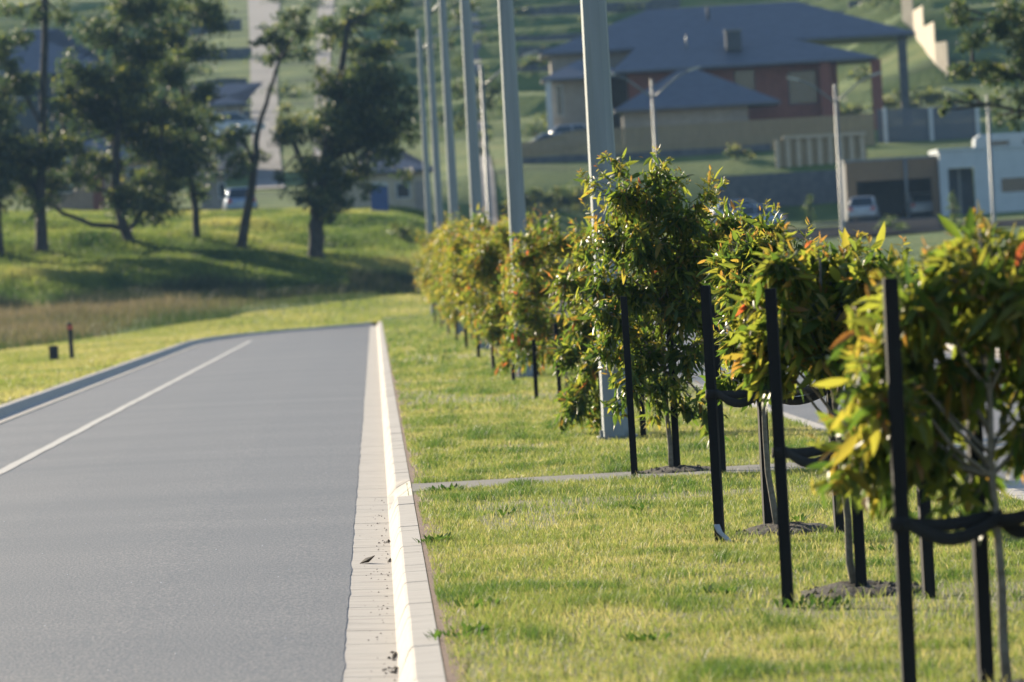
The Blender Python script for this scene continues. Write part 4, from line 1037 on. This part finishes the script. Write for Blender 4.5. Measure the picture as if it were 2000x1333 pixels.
def car(name, label, loc, yaw, paint, hatch=True):
    t = thing(name, (0, 0, 0), label, 'car', 'parked cars')
    # x forward, y left
    L = 2.1; sec = [(-L, .42, .74, .80), (-L + .1, .30, .95, .86), (-1.1, .26, .98, .88), (0, .26, .97, .89), (1.0, .26, .95, .88), (L - .35, .28, .82, .84), (L, .40, .66, .70)]
    mb = MB(); vs = []; fs = []
    for x, zb, zt, hw in sec:
        for y, z in ((-hw * .92, zb), (-hw, zb + .25), (-hw * .96, zt - .12), (-hw * .86, zt), (hw * .86, zt), (hw * .96, zt - .12), (hw, zb + .25), (hw * .92, zb)): vs.append((x, y, z))
    for i in range(len(sec) - 1):
        for k in range(8): fs.append((i * 8 + k, i * 8 + (k + 1) % 8, i * 8 + 8 + (k + 1) % 8, i * 8 + 8 + k))
    fs += [tuple(range(8))[::-1], tuple(48 + k for k in range(8))]
    mb.add(vs, fs, False).build('body', paint, t, .04)
    # greenhouse
    g = [(-1.95 if hatch else -1.5, .96, .74), (-1.45 if hatch else -.95, 1.46, .60), (.25, 1.5, .61), (1.05, .96, .75)]
    vs = []; fs = []
    for x, z, hw in g: vs += [(x, -hw, z), (x, hw, z)]
    vs += [(x, -.77, .93) for x in (-1.2, .5)] + [(x, .77, .93) for x in (-1.2, .5)]
    fs = [(0, 1, 3, 2), (4, 5, 7, 6), (0, 2, 4, 6), (1, 7, 5, 3)]
    MB().add(vs[:8], fs).build('windows', M['glass'], t)
    r_ = MB(); x1, x2 = g[1][0], g[2][0]
    r_.add([(x1 - .03, -.61, 1.463), (x1 - .03, .61, 1.463), (x2 + .03, .62, 1.503), (x2 + .03, -.62, 1.503), (x1 + .05, -.5, 1.52), (x1 + .05, .5, 1.52), (x2 - .05, .5, 1.55), (x2 - .05, -.5, 1.55)],
           [(4, 7, 6, 5), (0, 3, 7, 4), (3, 2, 6, 7), (2, 1, 5, 6), (1, 0, 4, 5), (0, 1, 2, 3)]).build('roof', paint, t)
    for s in (-1, 1):
        for a, b_ in ((0, 1), (2, 3)):
            MB().tube([(g[a][0], s * (g[a][2] + .005), g[a][1]), (g[b_][0], s * (g[b_][2] + .005), g[b_][1])], .045, 5).build('pillar', paint, t)
        MB().tube([(-.45, s * .755, .96), (-.5, s * .612, 1.48)], .04, 5).build('pillar', paint, t)
    for sx in (-1.28, 1.3):
        for s in (-1, 1):
            wl = MB().tube([(sx, s * .68, .32), (sx, s * .895, .32)], .32, 18, False).build('wheel', M['tyre'], t)
            MB().tube([(sx, s * .86, .32), (sx, s * .905, .32)], .2, 14, False).build('rim', M['rim'], wl)
    for s in (-1, 1):
        MB().box(-2.12, -1.98, s * .66 - .12, s * .66 + .12, .68, .9).build('tail_light', M['tail'], t, .02)
        MB().box(1.9, 2.06, s * .58 - .14, s * .58 + .14, .6, .74).build('headlight', M['lamp'], t, .02)
    MB().box(-2.16, -2.08, -.7, .7, .4, .56).build('bumper', paint, t, .03)
    MB().box(-2.125, -2.095, -.25, .25, .6, .72).build('number_plate', M['white'], t)
    t.location = loc; t.rotation_euler = (0, 0, yaw); return t
q = P(1688, 425, 366); car('parked_car', 'white hatchback seen from behind at the left of the brown carport', (q.x, 366.5, cfz + .05), R(84), M['carwhite'])
q = P(1800, 410, 373); car('parked_car', 'dark glassed white car parked inside the right bay of the carport', (q.x, 374, cfz + .14), R(92), M['carwhite'])
q = P(1462, 420, 356); car('parked_car', 'silver blue car parked side on behind the tall young tree crown', (q.x, 356, tz(q.x, 356)), R(172), M['carblue'], False)
q = P(1448, 390, 374); car('parked_car', 'white car parked higher up behind the silver blue car', (q.x, 371, tz(q.x, 371)), R(10), M['carwhite'])
q = P(1130, 262, 408); car('parked_car', 'white car whose roof shows above the timber fence', (q.x, 408, P(1130, 243, 408).z - 1.55), R(5), M['carwhite'])
q = P(1082, 270, 409); car('parked_car', 'pale silver car whose bonnet shows at the low end of the timber fence', (q.x - .6, 404.5, P(1075, 262, 404.5).z - 1.5), R(185), M['carwhite'], False)
q = P(470, 420, 338); car('parked_car', 'pale blue car beside the taupe wall behind the leaning gum tree', (q.x, 338, tz(q.x, 338)), R(95), M['carblue'])
q = P(452, 232, 405); car('parked_car', 'white car with shining roof higher up behind the gum trees', (q.x, 405, P(452, 222, 405).z - 1.5), R(20), M['carwhite'])

# dark bank wall between carport and hedge
x0, z1 = px(1400, 345, 383); x1 = px(1650, 330, 383)[0]
tag(MB().box(x0, x1, 383, 383.5, 2.5, px(1525, 338, 383)[1]).build('retaining_wall', M['retain'], None), 'dark block retaining wall behind the parked cars and sapling', 'retaining wall')
# low garden wall in front of carport
x0, z1 = px(1590, 428, 361); x1 = px(1840, 420, 361)[0]
tag(MB().box(x0, x1, 361, 361.25, 1.5, px(1700, 430, 361)[1]).build('garden_wall', M['retain'], None), 'low grey garden wall along the street in front of the carport', 'garden wall')

# terraces on the hill
TER = [(1000, 1145, 505, 108, 96, 'lowest'), (1010, 1190, 530, 80, 66, 'second'), (985, 1260, 560, 58, 44, 'third'), (980, 1330, 600, 30, 14, 'fourth'),
       (1500, 1790, 585, 42, 26, 'fifth'), (1560, 1760, 545, 70, 56, 'sixth'), (1220, 1760, 640, 8, -6, 'seventh'), (360, 480, 520, 112, 96, 'eighth'), (380, 490, 560, 66, 50, 'ninth'), (300, 470, 610, 14, -2, 'tenth'), (400, 485, 480, 160, 146, 'a')]
NM = ['short dark retaining wall just left of the brick house eaves', 'dark retaining wall on the hill, second above the eaves', 'dark retaining wall running behind the main roof ridge', 'long dark retaining wall near the top of the picture', 'dark retaining wall on the hill right of the roof ridge',
      'short dark retaining wall above the right end of the roof', 'topmost dark retaining wall above the blue grey roof', 'dark terrace wall beside the pale hill path, middle of three', 'dark terrace wall beside the pale hill path, above the middle one', 'dark terrace wall at the top left above the gum trees', 'lowest dark terrace wall beside the pale hill path']
for k, (u0, u1, D, vb, vt, _) in enumerate(TER):
    x0 = px(u0, vb, D)[0]; x1 = px(u1, vb, D)[0]; xm = .5 * (x0 + x1); z = tz(xm, D)
    h = (vb - vt) * D / F * 1.6
    mb = MB(); n = 6
    for i in range(n):
        a = x0 + (x1 - x0) * i / n; b_ = x0 + (x1 - x0) * (i + 1) / n - .003; hh = h * (.8 + .05 * math.sin(i * 2.1 + k))
        zz = tz(.5 * (a + b_), D); mb.box(a, b_, D, D + .5, zz - .8, zz + hh)
    tag(mb.build('retaining_wall', M['retain']), NM[k], 'retaining wall', 'terrace walls on the hill')

# left-hand background houses
def simple_house(label, u0, u1, ve, vr, D, depth, wallm, roofm='rooftile', wins=(), door=None, name='house'):
    x0, ze = px(u0, ve, D); x1 = px(u1, ve - (u1 - u0) * .056, D)[0]; zr = px(.5 * (u0 + u1), vr, D + depth / 2)[1]; fz = tz(.5 * (x0 + x1), D) - .8
    t = thing(name, (.5 * (x0 + x1), D, fz), label, 'house')
    MB().box(x0 + .5, x1 - .5, D + .5, D + depth - .5, fz, ze - .17).build('wall', wallm, t)
    rr = hip_roof(MB(), x0, x1, D, D + depth, ze, zr - ze).build('roof', M[roofm], t)
    for (a0, a1, b0, b1) in wins:
        wx0, wz1 = px(a0, b0, D + .5); wx1, wz0 = px(a1, b1, D + .5); win(t, wx0, wx1, wz0, wz1, D + .49)
    if door:
        wx0, wz1 = px(door[0], door[2], D + .5); wx1, wz0 = px(door[1], door[3], D + .5)
        MB().box(wx0, wx1, D + .42, D + .497, wz0, wz1).build('door', M[door[4]], t)
    return t
simple_house('house with large blue grey roof behind the leftmost gum trees', -90, 225, 152, 58, 430, 14, M['dark'], wins=((20, 50, 165, 190), (120, 160, 160, 185)))
simple_house('tan brick house behind the twisted gum tree', 70, 330, 318, 250, 352, 9, M['tan'], wins=((110, 140, 340, 375), (250, 290, 330, 365)), door=(180, 205, 340, 410, 'brick'))
simple_house('small taupe walled house with dark corner between two gum trunks', 372, 446, 342, 318, 345, 6, M['taupe'], wins=((428, 440, 360, 385),))
simple_house('dark house with pale front just below the hill path', 400, 480, 205, 165, 425, 8, M['taupe'], wins=((420, 440, 212, 226),))
simple_house('cream house partly hidden by the widest gum crown', 640, 850, 340, 290, 352, 8, M['cream'], wins=((775, 800, 360, 385),), door=(810, 840, 355, 420, 'taupe'))
q = P(743, 425, 340); zb = tz(q.x, 340)
t = thing('portable_toilet', (q.x, 340, zb), 'blue portable toilet cabin at the edge of the grassy bank', 'portable toilet')
MB().box(q.x - .48, q.x + .48, 340, 340.95, zb + .05, zb + 1.75).build('cabin', M['blue'], t, .03)
MB().box(q.x - .36, q.x + .30, 339.96, 339.997, zb + .15, zb + 1.62).build('door', M['blue'], t, .01)
MB().prism([(q.x - .52, zb + 1.753), (q.x + .52, zb + 1.753), (q.x + .4, zb + 1.95), (q.x - .4, zb + 1.95)], 339.95, 341.).build('roof', M['white'], t)
MB().box(q.x - .5, q.x + .5, 339.95, 341., zb - .2, zb + .047).build('base', M['dark'], t)

def strip(name, pts, m, dz=.05):
    """paved strip draped on the terrain, pts (x, y, width)"""
    mb = MB(); vs = []; fs = []; row = 0
    for i in range(len(pts) - 1):
        a, b_ = pts[i], pts[i + 1]; n = max(2, int(abs(b_[1] - a[1]) / 3))
        for k in range(n + (i == len(pts) - 2)):
            f = k / n; x = a[0] + (b_[0] - a[0]) * f; y = a[1] + (b_[1] - a[1]) * f; wd = a[2] + (b_[2] - a[2]) * f
            z = max(tz(x - wd / 2, y), tz(x, y), tz(x + wd / 2, y)) + dz
            vs += [(x - wd / 2, y, z), (x + wd / 2, y, z)]
            if row: fs.append((2 * row - 2, 2 * row - 1, 2 * row + 1, 2 * row))
            row += 1
    return tag(mb.add(vs, fs).build(name, m), kind='structure')
strip('hill_path', [(px(520, 300, 400)[0], 400, 2.2), (px(514, 200, 450)[0], 450, 2.0), (px(513, 60, 600)[0], 600, 2.6), (px(515, -50, 720)[0], 720, 4)], M['pavement'])
strip('hill_road', [(px(612, 330, 380)[0], 380, .8), (px(622, 150, 470)[0], 470, 1.), (px(635, 20, 640)[0], 640, 1.6), (px(640, -80, 760)[0], 760, 2)], M['pavement'])
strip('driveway', [(px(955, 430, 345)[0], 345, 1.2), (px(948, 330, 390)[0], 390, 1.1), (px(935, 250, 440)[0], 440, .9), (px(925, 100, 520)[0], 520, 1.2), (px(920, 0, 640)[0], 640, 1.6)], M['pavement'])
strip('carport_drive', [(px(1740, 460, 338)[0], 338, 5.5), (px(1740, 430, 371)[0], 371, 5.5)], M['shaderoad'], .06)

# street crossing in front of the far houses
mb = MB(); vs = []; fs = []
for i in range(24):
    x = -2 + i * 1.6
    for y in (340, 344, 348, 352, 355): vs.append((x, y + .0 * x, tz(x, y) + .05))
    if i:
        for k in range(4): fs.append(((i - 1) * 5 + k, i * 5 + k, i * 5 + k + 1, (i - 1) * 5 + k + 1))
tag(mb.add(vs, fs).build('cross_street', M['shaderoad']), kind='structure')
# low wall added for dark shading under the paling fence, planting beside the house
x0 = px(1020, 300, 401.4)[0]; x1 = px(1505, 290, 401.4)[0]; mb = MB()
for i in range(16):
    a = x0 + (x1 - x0) * i / 16; b_ = x0 + (x1 - x0) * (i + 1) / 16 - .004
    mb.box(a, b_, 401.2, 401.6, tz(a, 401) - .8, tz(.5 * (a + b_), 401) + .45)
tag(mb.build('retaining_wall', M['retain']), 'low dark wall added for the shading under the long paling fence', 'retaining wall')
for k, (u, v, r_, lab) in enumerate(((1655, 215, 24, 'dark shrub under the right end of the house verandah'), (1745, 195, 26, 'dark shrub between the two right piers of the brick house'), (1800, 185, 26, 'dark shrub below the pale stepped fence'), (1040, 118, 14, 'dark shrub on the terraces left of the house eaves'), (445, 195, 22, 'dark shrub on the terraces left of the pale hill path'), (1150, 30, 12, 'small dark shrub on the terraces above the house'))):
    bush('shrub', lab, u, v + 26, 0, [(u, v, r_), (u - r_, v + 6, r_ * .8), (u + r_, v + 4, r_ * .8)], m='gumleaf', leaf=.24, group='dark shrubs on the hill')
# pale bare-earth bank left of the house
mb = MB(); vs = []; fs = []
for i in range(14):
    D = 416 + i * 1.5; a = px(1008, 0, D)[0] ; b_ = px(1062, 0, D)[0]
    for k in range(4):
        x = a + (b_ - a) * k / 3; vs.append((x + .2 * math.sin(i * 1.7 + k), D, tz(x, D) + .06))
    if i:
        for k in range(3): fs.append(((i - 1) * 4 + k, (i - 1) * 4 + k + 1, i * 4 + k + 1, i * 4 + k))
tag(mb.add(vs, fs).build('bare_soil', M['tan']), kind='structure')
def scrub():
    r = np.random.default_rng(91); Ps = []
    for i in range(150):
        D = r.uniform(438, 700); u = r.choice([r.uniform(-60, 480), r.uniform(545, 1280), r.uniform(1500, 2050)]); x = (u - 1000) / F * D + .2
        if 1005 < u < 1790 and D < 446: continue
        z = tz(x, D); rr = r.uniform(.5, 1.5); n = int(150 * rr)
        Ps.append(r.normal(0, .45, (n, 3)) * rr * np.array([1.4, .8, .5]) + np.array([x, D, z + rr * .35]))
    Pp = np.concatenate(Ps); n = len(Pp); L = r.uniform(.2, .4, n)
    V, Fq, A = leaf_mesh(Pp, r.normal(0, 1, (n, 3)), r.normal(0, 1, (n, 3)), L, L * .6, np.zeros(n), np.clip(r.normal(.35, .25, n), 0, 1), rows=(np.array([0, .5, 1.]), np.array([.2, 1., .1])))
    tag(big_mesh('hill_scrub', V, Fq, M['gumleaf'], attr=A), 'dark scattered scrub over the terraced hillside', 'scrub', kind='stuff')
scrub()
# the air over the valley
hz = bpy.data.materials.new('haze'); hz.use_nodes = True; nt = hz.node_tree
nt.nodes.remove(nt.nodes['Principled BSDF']); pv = nt.nodes.new('ShaderNodeVolumePrincipled')
pv.inputs['Color'].default_value = (.42, .68, 1, 1); pv.inputs['Density'].default_value = .00013; pv.inputs['Anisotropy'].default_value = -.1
nt.links.new(pv.outputs[0], nt.nodes['Material Output'].inputs['Volume'])
o = MB().box(-460, 480, -65, 1310, -2, 125).build('haze', hz); tag(o, kind='stuff')
